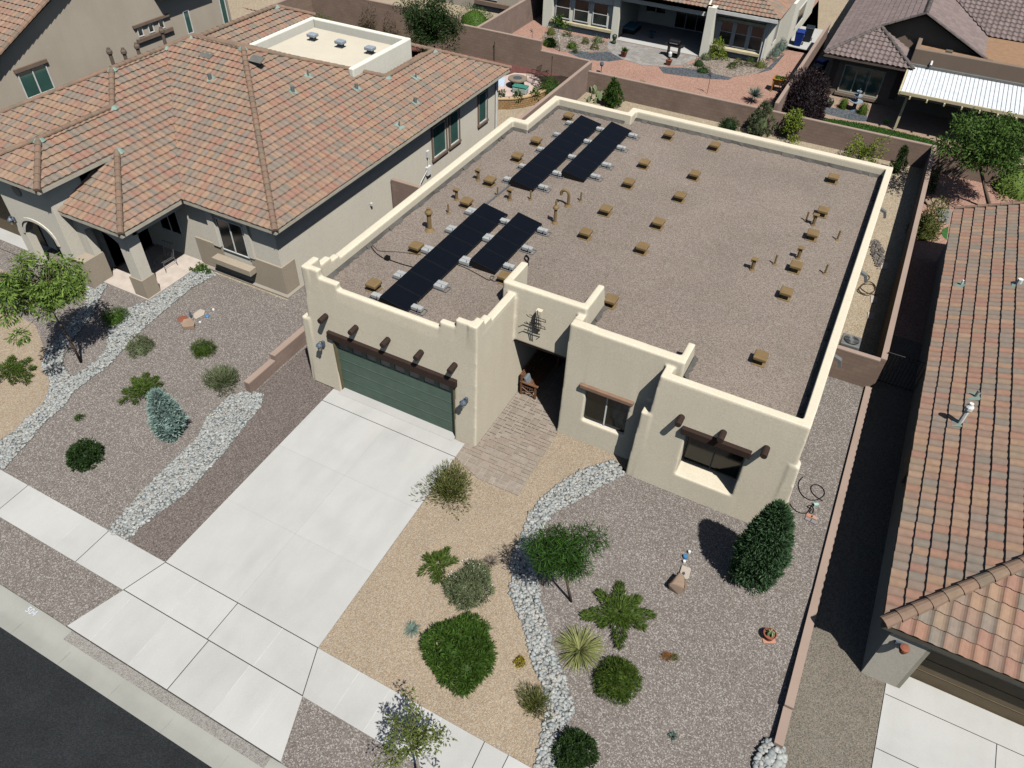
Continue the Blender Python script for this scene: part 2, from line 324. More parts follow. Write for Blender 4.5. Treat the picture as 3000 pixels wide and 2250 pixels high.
# ------------------------------------------------------------------ ground sheets
def sheet(name, pts, mat, h, parent=None, cuts=(0.0, -11.3)):
    bm = bmesh.new(); vs = [bm.verts.new((p[0], p[1], 0)) for p in pts]; f = bm.faces.new(vs)
    if f.normal.z < 0 or f.calc_area() and sum(pts[i][0] * pts[(i + 1) % len(pts)][1] - pts[(i + 1) % len(pts)][0] * pts[i][1] for i in range(len(pts))) < 0: f.normal_flip()
    bmesh.ops.triangulate(bm, faces=bm.faces[:])
    for c in cuts:
        bmesh.ops.bisect_plane(bm, geom=bm.verts[:] + bm.edges[:] + bm.faces[:], plane_co=(0, c, 0), plane_no=(0, 1, 0))
    for v in bm.verts: v.co.z = gz(v.co.x, v.co.y) + h
    me = bpy.data.meshes.new(name); bm.to_mesh(me); bm.free(); me.materials.append(mat)
    o = bpy.data.objects.new(name, me); COL.objects.link(o)
    if parent is not None: o.parent = parent
    else: struct(o)
    return o
def GP(fn, pts): return [tuple(G(fn(*p))[:2]) for p in pts]
# one ground sheet to the horizon
bm = bmesh.new(); yz_ = [(-600, -1.0), (-11.6, -1.0), (-11.3, -0.585), (0, -0.02), (600, -0.02)]
for (ya, za), (yb, zb) in zip(yz_[:-1], yz_[1:]): bm.faces.new([bm.verts.new((-600, ya, za)), bm.verts.new((600, ya, za)), bm.verts.new((600, yb, zb)), bm.verts.new((-600, yb, zb))])
bmesh.ops.remove_doubles(bm, verts=bm.verts, dist=1e-4)
me = bpy.data.meshes.new('ground'); bm.to_mesh(me); bm.free(); me.materials.append(LTANG); go = bpy.data.objects.new('ground', me); COL.objects.link(go); struct(go)

SW0, SW1, KB, AE = -8.42, -9.69, -11.28, -12.17
XL, XR = -0.35, 5.5
# ---- street
m = M(); m.add([(-80, -80, -0.60), (80, -80, -0.60), (80, AE, -0.585), (-80, AE, -0.585)], [(0, 1, 2, 3)]); struct(m.build('street', ASPH))
# ---- kerb with rolled profile
prof = [(KB, -0.555), (KB - 0.03, -0.552), (KB - 0.30, -0.56), (KB - 0.45, -0.60), (KB - 0.62, -0.605), (AE - 0.001, -0.575), (AE - 0.001, -0.75), (KB, -0.75)]
def kerb_prof(lift): return [(y, z + (lift if j < 3 else 0)) for j, (y, z) in enumerate(prof)]
m = M(); xs = [-60, -1.9, -1.0, 6.2, 7.1, 60]; lift = [0.05, 0.05, 0, 0, 0.05, 0.05]; n = len(prof)
vs = [(x, y, z) for x, l in zip(xs, lift) for y, z in kerb_prof(l)]
m.add(vs, [(i * n + k, (i + 1) * n + k, (i + 1) * n + k + 1, i * n + k + 1) for i in range(len(xs) - 1) for k in range(5)])
m.cur = 1
for i in range(-20, 24):
    x = -2.55 + i * 1.95 * 1.0
    m.add([(x, KB - 0.46, -0.596), (x + 0.014, KB - 0.46, -0.596), (x + 0.014, AE, -0.570), (x, AE, -0.570)], [(0, 1, 2, 3)])
struct(m.build('kerb', [CONK, SCORD], smooth=True))
m = M(); m.add([(-1.1, KB - 0.002, -0.548), (-1.1, KB - 0.30, -0.556), (6.35, KB - 0.30, -0.556), (6.35, KB - 0.002, -0.548)], [(0, 1, 2, 3)]); struct(m.build('kerb_patch', CONA))

# ---- sidewalk and driveway (slabs, then joints)
def flat(mm, pts, h):
    mm.add([(p[0], p[1], gz(p[0], p[1]) + h) for p in pts], [tuple(range(len(pts)))])
def strip(mm, a, b, wd, h):
    d = Vector((b[0] - a[0], b[1] - a[1], 0)).normalized(); nn = Vector((-d.y, d.x, 0)) * wd / 2
    flat(mm, [(a[0] - nn.x, a[1] - nn.y), (b[0] - nn.x, b[1] - nn.y), (b[0] + nn.x, b[1] + nn.y), (a[0] + nn.x, a[1] + nn.y)], h)
m = M(); cx = [-60, -16.3, -13.4, -8.4, -6.6, -3.85]
for a, b in zip(cx[:-1], cx[1:]): flat(m, [(a, SW1), (b, SW1), (b, SW0), (a, SW0)], 0.03)
flat(m, [(-3.85, SW1), (-0.76, SW1), (-0.35, SW0), (-3.85, SW0)], 0.03); flat(m, [(-0.76, SW1), (2.56, SW1), (2.56, SW0), (-0.35, SW0)], 0.03); flat(m, [(2.56, SW1), (5.98, SW1), (5.5, SW0), (2.56, SW0)], 0.03)
cx = [6.95, 7.97, 9.6, 11.6, 13.2, 16.3, 19.0, 60]; flat(m, [(5.98, SW1), (6.95, SW1), (6.95, SW0), (5.5, SW0)], 0.03)
for a, b in zip(cx[:-1], cx[1:]): flat(m, [(a, SW1), (b, SW1), (b, SW0), (a, SW0)], 0.03)
for y in (SW0, SW1): m.add([(-60, y, gz(0, y) - 0.1), (60, y, gz(0, y) - 0.1), (60, y, gz(0, y) + 0.03), (-60, y, gz(0, y) + 0.03)], [(0, 1, 2, 3)])
m.cur = 1
for a, b in (((-0.35, SW0), (-0.76, SW1)), ((5.5, SW0), (5.98, SW1))): strip(m, a, b, 0.025, 0.034)
for fn, p, q in ((k05, (705, 128), (492, 325)), (k15, (915, 1517), (850, 1655))):
    a = G(fn(*p)); b = G(fn(*q)); strip(m, (a[0], SW0), (a[0] + (b[0] - a[0]) * (SW1 - SW0) / (b[1] - a[1]), SW1), 0.022, 0.034)
strip(m, (2.56, SW0), (2.56, SW1), 0.022, 0.034); strip(m, (-0.76, SW1 + 0.01), (5.98, SW1 + 0.01), 0.025, 0.034)
for x in (-6.6, -8.4, -13.4, -16.3, 11.6, 13.2, 16.3, 19.0): strip(m, (x, SW0), (x, SW1), 0.02, 0.034)
m.cur = 2
for x in (-3.85, 1.0, 4.25, 6.95, 7.97, 9.6): strip(m, (x, SW0), (x, SW1), 0.018, 0.034)
struct(m.build('sidewalk', [CONC, JOINT, SCORE]))
m = M(); yy = [SW0, -5.75, -3.15, -0.72, -0.05]; xl = lambda y: -0.35 + 0.04 * (y - SW0) / 8.37; xr = lambda y: 5.5 - 0.08 * (y - SW0) / 8.37
for a, b in zip(yy[:-1], yy[1:]): flat(m, [(xl(a), a), (2.52, a), (2.52, b), (xl(b), b)], 0.026); flat(m, [(2.52, a), (xr(a), a), (xr(b), b), (2.52, b)], 0.026)
flat(m, [(0.0, -0.16), (4.97, -0.16), (4.97, 0.4), (0.0, 0.4)], 0.038)
flat(m, [(-1.32, KB), (1.15, KB), (1.15, SW1), (-0.76, SW1)], 0.022); flat(m, [(1.15, KB), (2.62, KB), (2.62, SW1), (1.15, SW1)], 0.022); flat(m, [(2.62, KB), (4.15, KB), (4.15, SW1), (2.62, SW1)], 0.022); flat(m, [(4.15, KB), (6.55, KB), (5.98, SW1), (4.15, SW1)], 0.022)
for a, b in (((XL, SW0), (-0.31, -0.05)), ((XR, SW0), (5.42, -0.05))):
    m.add([(a[0], a[1], gz(*a) - 0.1), (b[0], b[1], gz(*b) - 0.1), (b[0], b[1], gz(*b) + 0.026), (a[0], a[1], gz(*a) + 0.026)], [(0, 1, 2, 3)])
m.cur = 1
strip(m, (XL, -0.72), (XR - 0.05, -0.72), 0.022, 0.030); strip(m, (XL, SW0 + 0.005), (XR, SW0 + 0.005), 0.025, 0.030)
strip(m, (-1.32, KB + 0.01), (6.55, KB + 0.01), 0.03, 0.026); strip(m, (2.62, SW1), (2.62, KB), 0.025, 0.026)
m.cur = 3
strip(m, (2.52, SW0), (2.52, -0.72), 0.012, 0.030)
for y in (-3.15, -5.75): strip(m, (XL, y), (XR - 0.05, y), 0.012, 0.030)
m.cur = 2
for x in (-0.35, 1.15, 4.15, 5.35): strip(m, (x, SW1), (x, KB), 0.018, 0.026)
struct(m.build('driveway', [COND, JOINT, SCORE, SCORM]))

# ---- gravel areas
sheet('left_gravel', [(-40, SW0), (XL, SW0), (XL, 0.2), (-1.0, 3.4), (-40, 3.4)], GREYG, 0.0)
sheet('verge_gravel', [(-40, KB), (40, KB), (40, SW1), (-40, SW1)], GREYG, 0.0)
tl = GP(k07, [(0, 1400), (90, 1250), (170, 1170), (240, 1110), (300, 1040), (320, 960), (320, 900), (270, 830), (300, 740), (230, 560), (120, 500), (0, 470)])
sheet('tan_gravel', [(-40, SW0 + 0.02), (tl[0][0] - 0.8, SW0 + 0.02)] + tl[1:] + [(-17.4, -1.0), (-40, -1.0)], TANG, 0.006)
bl = GP(k07, [(1500, 1010), (1640, 985), (1990, 715), (2035, 915), (2150, 985)])
sheet('drive_side_gravel', [(-2.55, SW0 + 0.02), (XL - 0.0, SW0 + 0.02), (-0.31, -0.02), (-1.2, -0.02), (-1.3, 3.4), (-2.75, 3.4), (-2.8, -1.6), (-2.5, -5)], BROWNG, 0.008)
RB_L = [(1770, 1430), (1740, 1440), (1560, 1500), (1450, 1560), (1340, 1640)]
RB_R = [(1840, 1530), (1735, 1575), (1660, 1615), (1600, 1659)]
LL = [(1210, 20), (1180, 120), (1130, 230), (1090, 330), (1110, 410), (1085, 520), (1130, 620), (1170, 720), (1200, 820), (1230, 960), (1275, 1060), (1310, 1160), (1330, 1270), (1310, 1380), (1285, 1500), (1250, 1659), (1235, 1720)]
RR = [(1390, 0), (1310, 90), (1260, 160), (1240, 300), (1270, 440), (1300, 600), (1340, 760), (1380, 900), (1420, 1000), (1470, 1150), (1510, 1290), (1440, 1400), (1400, 1530), (1400, 1659), (1400, 1720)]
bedR = GP(k17, RB_L) + GP(k15, LL) + GP(k15, RR[::-1]) + GP(k17, RB_R[::-1])
bedR = [(p[0], max(p[1], SW0 + 0.02)) for p in bedR]
leftR = GP(k17, RB_L) + GP(k15, LL)
leftR = [(p[0], max(p[1], SW0 + 0.02)) for p in leftR]
sheet('tan_gravel', [(XR, SW0 + 0.01), (5.44, -0.75), (5.44, 0.1), (8.0, 2.1), (11.0, 2.1), (11.0, 1.5)] + leftR, TANG, 0.004)
sheet('mauve_gravel', [(9.4, SW0 + 0.01), (17.55, SW0 + 0.01), (17.55, 10.1), (15.7, 10.1), (15.9, 1.5), (10.9, 1.5), (9.3, 0.0)], BROWNG if False else GREYG, 0.0)
sheet('olive_gravel', [(17.6, SW0 + 0.01), (19.9, SW0 + 0.01), (19.9, -2.0), (19.2, 14.0), (17.6, 14.0)], OLIVEG, 0.004)
bed1 = GP(k07, [(1230, 215), (1120, 300), (960, 400), (830, 460), (770, 540), (700, 600), (690, 720), (620, 800), (540, 850), (460, 900), (320, 960), (300, 1040), (240, 1110), (170, 1170), (90, 1250), (0, 1320), (-30, 1400), (0, 1520), (60, 1450), (210, 1290), (300, 1180), (420, 1080), (480, 990), (600, 900), (700, 830), (860, 650), (960, 560), (1100, 440), (1230, 330), (1400, 235), (1350, 190)])
bed1 = [(p[0], max(p[1], SW0 + 0.02)) for p in bed1]
bed1b = GP(k07, [(700, 290), (640, 262), (560, 300), (560, 420), (420, 600), (300, 740), (270, 830), (320, 900), (325, 955), (455, 895), (400, 810), (420, 710), (480, 640), (600, 500), (640, 400)])
bed2 = GP(k07, [(1420, 1080), (1500, 1010), (1640, 985), (1710, 1010), (1690, 1090), (1560, 1250), (1440, 1400), (1330, 1520), (1220, 1640)]) + GP(k05, [(1000, 30), (920, 95), (830, 187), (700, 125)]) + GP(k07, [(870, 1700), (920, 1640), (1060, 1500), (1160, 1400), (1280, 1290), (1330, 1180)])
bed3 = GP(k25, [(510, 1490), (590, 1475), (650, 1530), (660, 1600), (640, 1680), (480, 1700), (455, 1640), (490, 1560)])
for i, b in enumerate((bed1, bed2, bedR, bed3, bed1b)): sheet('stone_bed', b, BEDG, 0.010 if i < 4 else 0.014)
# ---- river stones
def inside(P, poly):
    x, y = P[:, 0], P[:, 1]; c = np.zeros(len(P), bool); j = len(poly) - 1
    for i in range(len(poly)):
        xi, yi = poly[i]; xj, yj = poly[j]
        if yi != yj:
            c ^= ((yi > y) != (yj > y)) & (x < (xj - xi) * (y - yi) / (yj - yi) + xi)
        j = i
    return c
bmi = bmesh.new(); bmesh.ops.create_icosphere(bmi, subdivisions=1, radius=1.0); ICV = np.array([v.co[:] for v in bmi.verts]); ICF = np.array([[v.index for v in f.verts] for f in bmi.faces]); bmi.free()
def stones(name, poly, dens, smin, smax, mat, label, heap=0.0):
    xs = [p[0] for p in poly]; ys_ = [p[1] for p in poly]; A = (max(xs) - min(xs)) * (max(ys_) - min(ys_)); n = int(A * dens)
    P = np.stack([rng.uniform(min(xs), max(xs), n), rng.uniform(min(ys_), max(ys_), n)], 1); P = P[inside(P, poly)]; n = len(P)
    s = rng.uniform(smin, smax, n) * rng.uniform(0.7, 1.1, n); sc3 = np.stack([s, s * rng.uniform(0.55, 0.95, n), s * rng.uniform(0.3, 0.5, n)], 1)
    V = ICV[None] * (1 + rng.uniform(-0.22, 0.22, (n, 12, 1))) * sc3[:, None]
    tx = rng.uniform(-0.5, 0.5, n); c, t = np.cos(tx), np.sin(tx); y = V[:, :, 1] * c[:, None] - V[:, :, 2] * t[:, None]; z = V[:, :, 1] * t[:, None] + V[:, :, 2] * c[:, None]; V[:, :, 1] = y; V[:, :, 2] = z
    a = rng.uniform(0, 6.28, n); c, t = np.cos(a), np.sin(a); x = V[:, :, 0] * c[:, None] - V[:, :, 1] * t[:, None]; y = V[:, :, 0] * t[:, None] + V[:, :, 1] * c[:, None]; V[:, :, 0] = x + P[:, 0:1]; V[:, :, 1] = y + P[:, 1:2]
    gzv = np.array([gz(p[0], p[1]) for p in P]); cen = P.mean(0); rr = np.hypot(*(P - cen).T); V[:, :, 2] += (gzv + 0.012 + sc3[:, 2] * 0.5 + heap * np.clip(1 - rr / 0.7, 0, 1) + rng.uniform(0, 0.02, n))[:, None]
    Fx = (ICF[None] + 12 * np.arange(n)[:, None, None]).reshape(-1, 3)
    return tag(np_obj(name, V.reshape(-1, 3), Fx, mat), label, 'river stones', kind='stuff')
stones('river_stones', bed1, 430, 0.035, 0.085, STONE, 'winding bed of pale grey river stones beside the leafy tree')
stones('river_stones', bed1b, 430, 0.035, 0.085, STONE, 'curved arm of river stones passing behind the leafy tree up to the porch pier')
stones('river_stones', bed2, 430, 0.035, 0.085, STONE, 'straight diagonal bed of river stones along the left of the driveway')
stones('river_stones', bedR, 400, 0.04, 0.095, STONE, 'curving bed of river stones right of the driveway between tan and mauve gravel')
stones('river_stones', bed3, 330, 0.07, 0.12, STONE, 'small heap of pale stones at the end of the low block wall', 0.12)

# ---- paver walkway
def pavers(name, poly, z, cell=0.155, mats=(PAVE, PAVB), rz=0.0):
    xs = [p[0] for p in poly]; ys_ = [p[1] for p in poly]; nx = int((max(xs) - min(xs)) / cell) + 2; ny = int((max(ys_) - min(ys_)) / cell) + 2
    used = np.zeros((nx, ny), bool); b = bmesh.new()
    for j in range(ny):
        for i in range(nx):
            if used[i, j]: continue
            opts = [(1, 1), (2, 1), (1, 2), (2, 2), (2, 1)]; a, c = rnd.choice(opts)
            if i + a > nx or (a == 2 and used[i + 1, j]): a = 1
            if j + c > ny: c = 1
            used[i:i + a, j:j + c] = True; g = 0.011
            x0, y0 = min(xs) + i * cell + g, min(ys_) + j * cell + g; x1, y1 = x0 + a * cell - 2 * g, y0 + c * cell - 2 * g
            b.faces.new([b.verts.new(p) for p in ((x0, y0, z), (x1, y0, z), (x1, y1, z), (x0, y1, z))])
    n = len(poly)
    ar = sum(poly[i][0] * poly[(i + 1) % n][1] - poly[(i + 1) % n][0] * poly[i][1] for i in range(n))
    if ar < 0: poly = poly[::-1]
    for i in range(n):
        p, q = poly[i], poly[(i + 1) % n]; d = (q[0] - p[0], q[1] - p[1])
        bmesh.ops.bisect_plane(b, geom=b.verts[:] + b.edges[:] + b.faces[:], plane_co=(p[0], p[1], 0), plane_no=(d[1], -d[0], 0), clear_outer=True)
    for v in b.verts: v.co.z = z + gz(v.co.x, v.co.y)
    k = b.faces.new([b.verts.new((p[0], p[1], gz(p[0], p[1]) + z - 0.006)) for p in poly]); k.material_index = 1
    me = bpy.data.meshes.new(name); b.to_mesh(me); b.free(); me.materials.append(mats[0]); me.materials.append(mats[1])
    o = bpy.data.objects.new(name, me); COL.objects.link(o); return struct(o)
pavers('walkway', [(5.42, -0.74), (6.6, -1.16), (8.12, -1.14), (8.02, 6.6), (5.42, 6.6)], 0.034)
PAVG = palette('grey_paver', [(180, 176, 170), (168, 164, 158), (188, 184, 178), (160, 156, 150)], 0.72)
pavers('back_patio', [(-5.83, 40.9), (-5.3, 39.2), (-4.6, 38.3), (-3.45, 37.57), (-1.86, 37.25), (-0.31, 37.8), (0.6, 38.7), (1.3, 40.9)], 0.02, 0.25, (PAVG, PAVB))

# ================================================================== the adobe house
DZ = 4.18
house = thing('adobe_house', (7.3, 9.0, 0), 'flat roofed cream adobe house with stepped parapets, dark green garage door and gravel roof', 'house')
m = M()
# plan walls: garage front with its door opening (x 0..4.97)
m.tbox((-1.26, 0.02, 0.0, 0.5), (-1.0, 0.02, 0.20, 0.5), -0.3, 4.25); m.tbox((4.95, 5.82, 0.0, 0.5), (4.95, 5.80, 0.20, 0.5), -0.3, 4.25)
m.tbox((-0.1, 5.1, 0.128, 0.5), (-0.1, 5.1, 0.20, 0.5), 2.62, 4.25)
for x0, x1, z1 in ((-1.0, -0.3, 5.2), (-0.5, 0.42, 4.9), (0.3, 4.5, 4.66), (4.42, 5.1, 4.92), (5.02, 5.80, 5.22)):
    m.tbox((x0, x1, 0.197, 0.5), (x0, x1, 0.235, 0.46), 4.2, z1)
m.tbox((-1.0, -0.72, 0.2, 0.9), (-1.0, -0.74, 0.2, 0.9), 4.2, 5.2); m.box(-1.0, -0.74, 0.85, 1.45, 4.2, 4.88); m.box(-1.0, -0.74, 1.4, 1.9, 4.2, 4.72)
m.tbox((-1.42, -1.0, 0.05, 0.6), (-1.32, -1.0, 0.1, 0.6), -0.3, 3.0)
# side wall of the garage toward the entry
for y0, y1, z1 in ((0.2, 0.72, 5.22), (0.65, 1.18, 5.02), (1.1, 2.95, 4.84)):
    m.tbox((5.45, 5.80, y0, y1), (5.5, 5.79, y0, y1), 4.0, z1)
m.tbox((5.45, 5.82, 0.02, 7.0), (5.45, 5.80, 0.20, 7.0), -0.3, 4.1); m.box(5.45, 5.80, 0.25, 2.9, 4.05, 4.7)
# left, rear and right walls with parapets
PT = 4.62
m.box(-1.06, -0.74, 0.4, 15.42, -0.3, PT - 0.02); m.box(-1.0, -0.02, 15.1, 15.42, -0.3, PT); m.box(-0.26, 0.06, 15.1, 18.75, -0.3, PT)
m.box(-0.26, 3.9, 18.45, 18.77, -0.3, PT); m.box(3.62, 3.94, 18.45, 19.4, -0.3, PT); m.box(3.62, 15.72, 19.1, 19.42, -0.3, PT); 
m.box(15.48, 15.76, 2.3, 19.42, -0.3, PT); m.box(15.48, 15.745, 1.7, 2.4, 3.9, PT)
m.tbox((15.6, 16.12, 1.42, 1.9), (15.6, 15.9, 1.5, 1.85), -0.3, 3.05)
# entry tower above the recess
m.tbox((5.28, 8.36, 2.72, 3.1), (5.3, 8.32, 2.84, 3.1), 2.95, 5.16); m.box(5.28, 5.54, 2.9, 4.25, 3.9, 5.14); m.tbox((8.08, 8.36, 2.9, 4.7), (8.1, 8.34, 2.9, 4.3), 3.9, 5.14)
# hall wall with its window opening (x 8.86..10.42, z 1.0..2.55)
m.tbox((8.0, 8.88, 2.06, 2.5), (8.06, 8.88, 2.17, 2.5), -0.3, 4.92); m.tbox((10.41, 11.86, 2.06, 2.5), (10.41, 11.84, 2.17, 2.5), -0.3, 4.9)
m.tbox((8.8, 10.5, 2.06, 2.5), (8.8, 10.5, 2.085, 2.5), -0.3, 1.02); m.tbox((8.8, 10.5, 2.11, 2.5), (8.8, 10.5, 2.17, 2.5), 2.53, 4.91)
m.tbox((8.0, 8.3, 2.1, 7.0), (8.04, 8.3, 2.17, 7.0), -0.3, 4.05); m.box(8.05, 8.33, 2.2, 2.95, 3.8, 4.88)
m.tbox((11.6, 11.86, 2.2, 3.6), (11.62, 11.84, 2.2, 3.2), 3.9, 4.9)
# bay with deep niche (x 12.48..14.38, z .88..2.78)
m.tbox((11.12, 12.50, 1.42, 2.35), (11.27, 12.50, 1.562, 2.35), -0.3, 4.05); m.tbox((14.36, 15.88, 1.42, 2.35), (14.36, 15.77, 1.562, 2.35), -0.3, 4.05); m.tbox((11.27, 15.77, 1.56, 1.9), (11.3, 15.74, 1.585, 1.87), 4.0, 4.62)
m.tbox((12.4, 14.5, 1.42, 2.35), (12.4, 14.5, 1.455, 2.35), -0.3, 0.9); m.tbox((12.4, 14.5, 1.518, 2.35), (12.4, 14.5, 1.562, 2.35), 2.76, 4.05)
m.tbox((10.86, 11.3, 1.44, 2.3), (10.98, 11.3, 1.50, 2.3), -0.3, 3.0); m.box(11.3, 11.58, 1.7, 2.2, 4.0, 4.62)
# trim parapets behind the bay front to 0.36 m thickness is given by the roof deck below; rooms behind the walls
m.box(-0.9, 5.6, 1.2, 15.2, 0.0, 4.0); m.box(8.2, 15.6, 2.95, 19.2, 0.0, 4.0); m.box(0.0, 15.6, 6.9, 19.2, 0.0, 4.0); m.box(5.4, 8.3, 2.85, 7.0, 3.05, 4.0)
wall = m.build('wall', STUC, house)
r = wall.modifiers.new('remesh', 'REMESH'); r.mode = 'VOXEL'; r.voxel_size = 0.042; r.use_smooth_shade = True
s_ = wall.modifiers.new('smooth', 'SMOOTH'); s_.factor = 0.5; s_.iterations = 2
# roof deck
m = M()
deck = [(-0.80, 0.42), (5.55, 0.42), (5.55, 3.0), (8.2, 3.0), (8.2, 2.42), (11.5, 2.42), (11.5, 1.9), (15.56, 1.9), (15.56, 19.2), (3.75, 19.2), (3.75, 18.55), (-0.08, 18.55), (-0.08, 15.25), (-0.80, 15.25)]
m.prism(deck, 4.02, DZ); m.build('roof', ROOFG, house)
# weathered flashing strip at the foot of the parapets
m = M()
def flash(a, b, nrm, h=0.13):
    m = M(); L = math.hypot(b[0] - a[0], b[1] - a[1]); k = int(L / 0.3) + 1
    for i in range(k):
        t0, t1 = i / k, (i + 1) / k; p = (a[0] + (b[0] - a[0]) * t0, a[1] + (b[1] - a[1]) * t0); q = (a[0] + (b[0] - a[0]) * t1, a[1] + (b[1] - a[1]) * t1)
        d = rnd.uniform(0.05, 0.16); e2 = rnd.uniform(0.05, 0.16)
        m.add([(p[0], p[1], DZ + h), (q[0], q[1], DZ + h), (q[0] + nrm[0] * e2, q[1] + nrm[1] * e2, DZ + 0.006), (p[0] + nrm[0] * d, p[1] + nrm[1] * d, DZ + 0.006)], [(0, 1, 2, 3)])
    m.build('parapet_flashing', DIRTFL, house)
flash((-0.73, 1.0), (-0.73, 15.1), (1, 0)); flash((-0.74, 15.09), (0.06, 15.09), (0, -1)); flash((0.07, 15.1), (0.07, 18.44), (1, 0)); flash((0.07, 18.44), (3.62, 18.44), (0, -1))
flash((3.61, 18.44), (3.61, 19.09), (1, 0)); flash((3.7, 19.09), (15.5, 19.09), (0, -1)); flash((15.47, 2.2), (15.47, 19.1), (-1, 0), 0.1); flash((8.38, 3.0), (8.38, 4.4), (1, 0)); flash((11.88, 2.3), (11.88, 3.4), (1, 0))
# garage door
door = None
YD = 0.20; m = M(); m.box(-0.02, 4.99, YD, YD + 0.06, 0.02, 2.02)
for z in (0.53, 1.02, 1.52): m.box(0.0, 4.97, YD - 0.012, YD, z - 0.012, z + 0.012)
m.box(-0.02, 4.99, YD, YD + 0.06, 2.36, 2.62); px = [0.30 + i * 0.60 for i in range(8)]; ex = [0.0] + [v for q in px for v in (q - 0.2, q + 0.2)] + [4.97]
for a, b in zip(ex[0::2], ex[1::2]): m.box(a, b, YD - 0.004, YD + 0.05, 2.021, 2.359)
door = m.build('garage_door', DOORG, house)
for q in px: m = M(); m.box(q - 0.2, q + 0.2, YD + 0.02, YD + 0.045, 2.021, 2.359); m.build('window_pane', plain('pane_reflection_grey', (150, 144, 138), 0.35), door)  # pale grey paints the reflected sky and driveway into the pane colour
m = M(); m.box(-0.02, 0.025, 0.06, 0.24, 0.02, 2.6); m.box(4.945, 4.99, 0.06, 0.24, 0.02, 2.6); m.build('door_jamb', plain('olive_jamb', (128, 120, 92)), house)
def beam(name, x0, x1, y0, y1, z0, z1, mat, parent=house, b=0.02):
    m = M(); m.box(x0, x1, y0, y1, z0, z1); return m.build(name, mat, parent, bevel=b)
beam('lintel', -0.2, 5.08, 0.0, 0.26, 2.49, 2.80, WOODD); beam('lintel', 5.8, 8.05, 2.76, 3.0, 2.86, 2.98, WOODD)
beam('lintel', 8.68, 10.56, 1.99, 2.16, 2.56, 2.72, WOODM); beam('lintel', 12.34, 14.5, 1.38, 1.6, 2.80, 3.06, WOODD)
# vigas
def viga(x, yw, z, ln=0.38, r=0.105):
    m = M(); m.tube([(x, yw + 0.2, z + 0.02), (x, yw - ln + 0.03, z), (x, yw - ln, z)], [r, r, r * 0.93], 14); m.build('roof_beam', WOODD, house)
for x in (-0.2, 1.08, 2.39, 3.71, 5.0): viga(x, 0.17, 3.40)
for x in (12.23, 13.54, 14.84): viga(x, 1.54, 3.36)
# windows
def window(parent, x0, x1, y, z0, z1, fm=WHITE, gm=GLASS, mull=1, fw=0.045, axis='x', side=-1, name='window', rail=None):
    """frame, glass; axis x: wall faces -Y (side -1) at y; axis y: wall faces +X (side 1) at x=y, spans x0..x1 along Y"""
    def bx(mm, a0, a1, b0, b1, c0, c1):
        if axis == 'x': mm.box(a0, a1, y + min(b0 * side, b1 * side), y + max(b0 * side, b1 * side), c0, c1)
        else: mm.box(y + min(b0 * side, b1 * side), y + max(b0 * side, b1 * side), a0, a1, c0, c1)
    m = M(); bx(m, x0, x1, -0.02, 0.04, z0, z0 + fw); bx(m, x0, x1, -0.02, 0.04, z1 - fw, z1); bx(m, x0, x0 + fw, -0.018, 0.038, z0 + fw, z1 - fw); bx(m, x1 - fw, x1, -0.018, 0.038, z0 + fw, z1 - fw)
    for i in range(mull):
        c = x0 + (x1 - x0) * (i + 1) / (mull + 1); bx(m, c - fw / 2, c + fw / 2, -0.016, 0.036, z0 + fw, z1 - fw)
    if rail: bx(m, x0 + fw, x1 - fw, -0.014, 0.03, z0 + (z1 - z0) * rail - 0.02, z0 + (z1 - z0) * rail + 0.02)
    fr = m.build(name, fm, parent); m = M(); bx(m, x0 + 0.01, x1 - 0.01, -0.012, 0.006, z0 + 0.01, z1 - 0.01); m.build('pane', gm, fr); return fr
window(house, 8.84, 10.44, 2.24, 0.98, 2.56); window(house, 12.50, 14.36, 2.22, 0.90, 2.70, fm=plain('tan_sash', (150, 142, 126)))
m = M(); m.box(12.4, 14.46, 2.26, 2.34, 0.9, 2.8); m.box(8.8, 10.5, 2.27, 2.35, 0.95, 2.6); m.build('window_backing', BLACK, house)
# front door deep in the entry
m = M(); m.box(5.82, 8.0, 6.5, 6.9, 0.0, 3.0); m.build('entry_wall', STUC, house)
m = M(); m.box(6.6, 7.6, 6.44, 6.5, 0.04, 2.2); dd = m.build('front_door', WOODD, house); m = M(); m.box(7.45, 7.5, 6.38, 6.44, 1.0, 1.15); m.build('handle', IRON, dd)
# wall lamps shaped like small lanterns
def wall_lamp(parent, x, y, z, mat=PEWT):
    m = M(); m.box(x - 0.05, x + 0.05, y - 0.03, y + 0.06, z - 0.1, z + 0.12); m.tube([(x, y, z + 0.08), (x, y - 0.12, z + 0.22), (x, y - 0.2, z + 0.2)], 0.018, 6); l = m.build('wall_lamp', mat, parent)
    m = M(); m.lathe((x, y - 0.2, z - 0.14), [(0.05, 0), (0.085, 0.2), (0.09, 0.22)], 6); m.build('lantern_glass', plain('lamp_glass', (168, 160, 140), 0.3), l)
    m = M(); m.lathe((x, y - 0.2, z + 0.07), [(0.13, 0), (0.10, 0.05), (0.03, 0.12), (0.01, 0.16)], 6); m.build('lantern_cap', mat, l)
wall_lamp(house, -0.48, 0.03, 2.1); wall_lamp(house, 5.46, 0.03, 2.1)
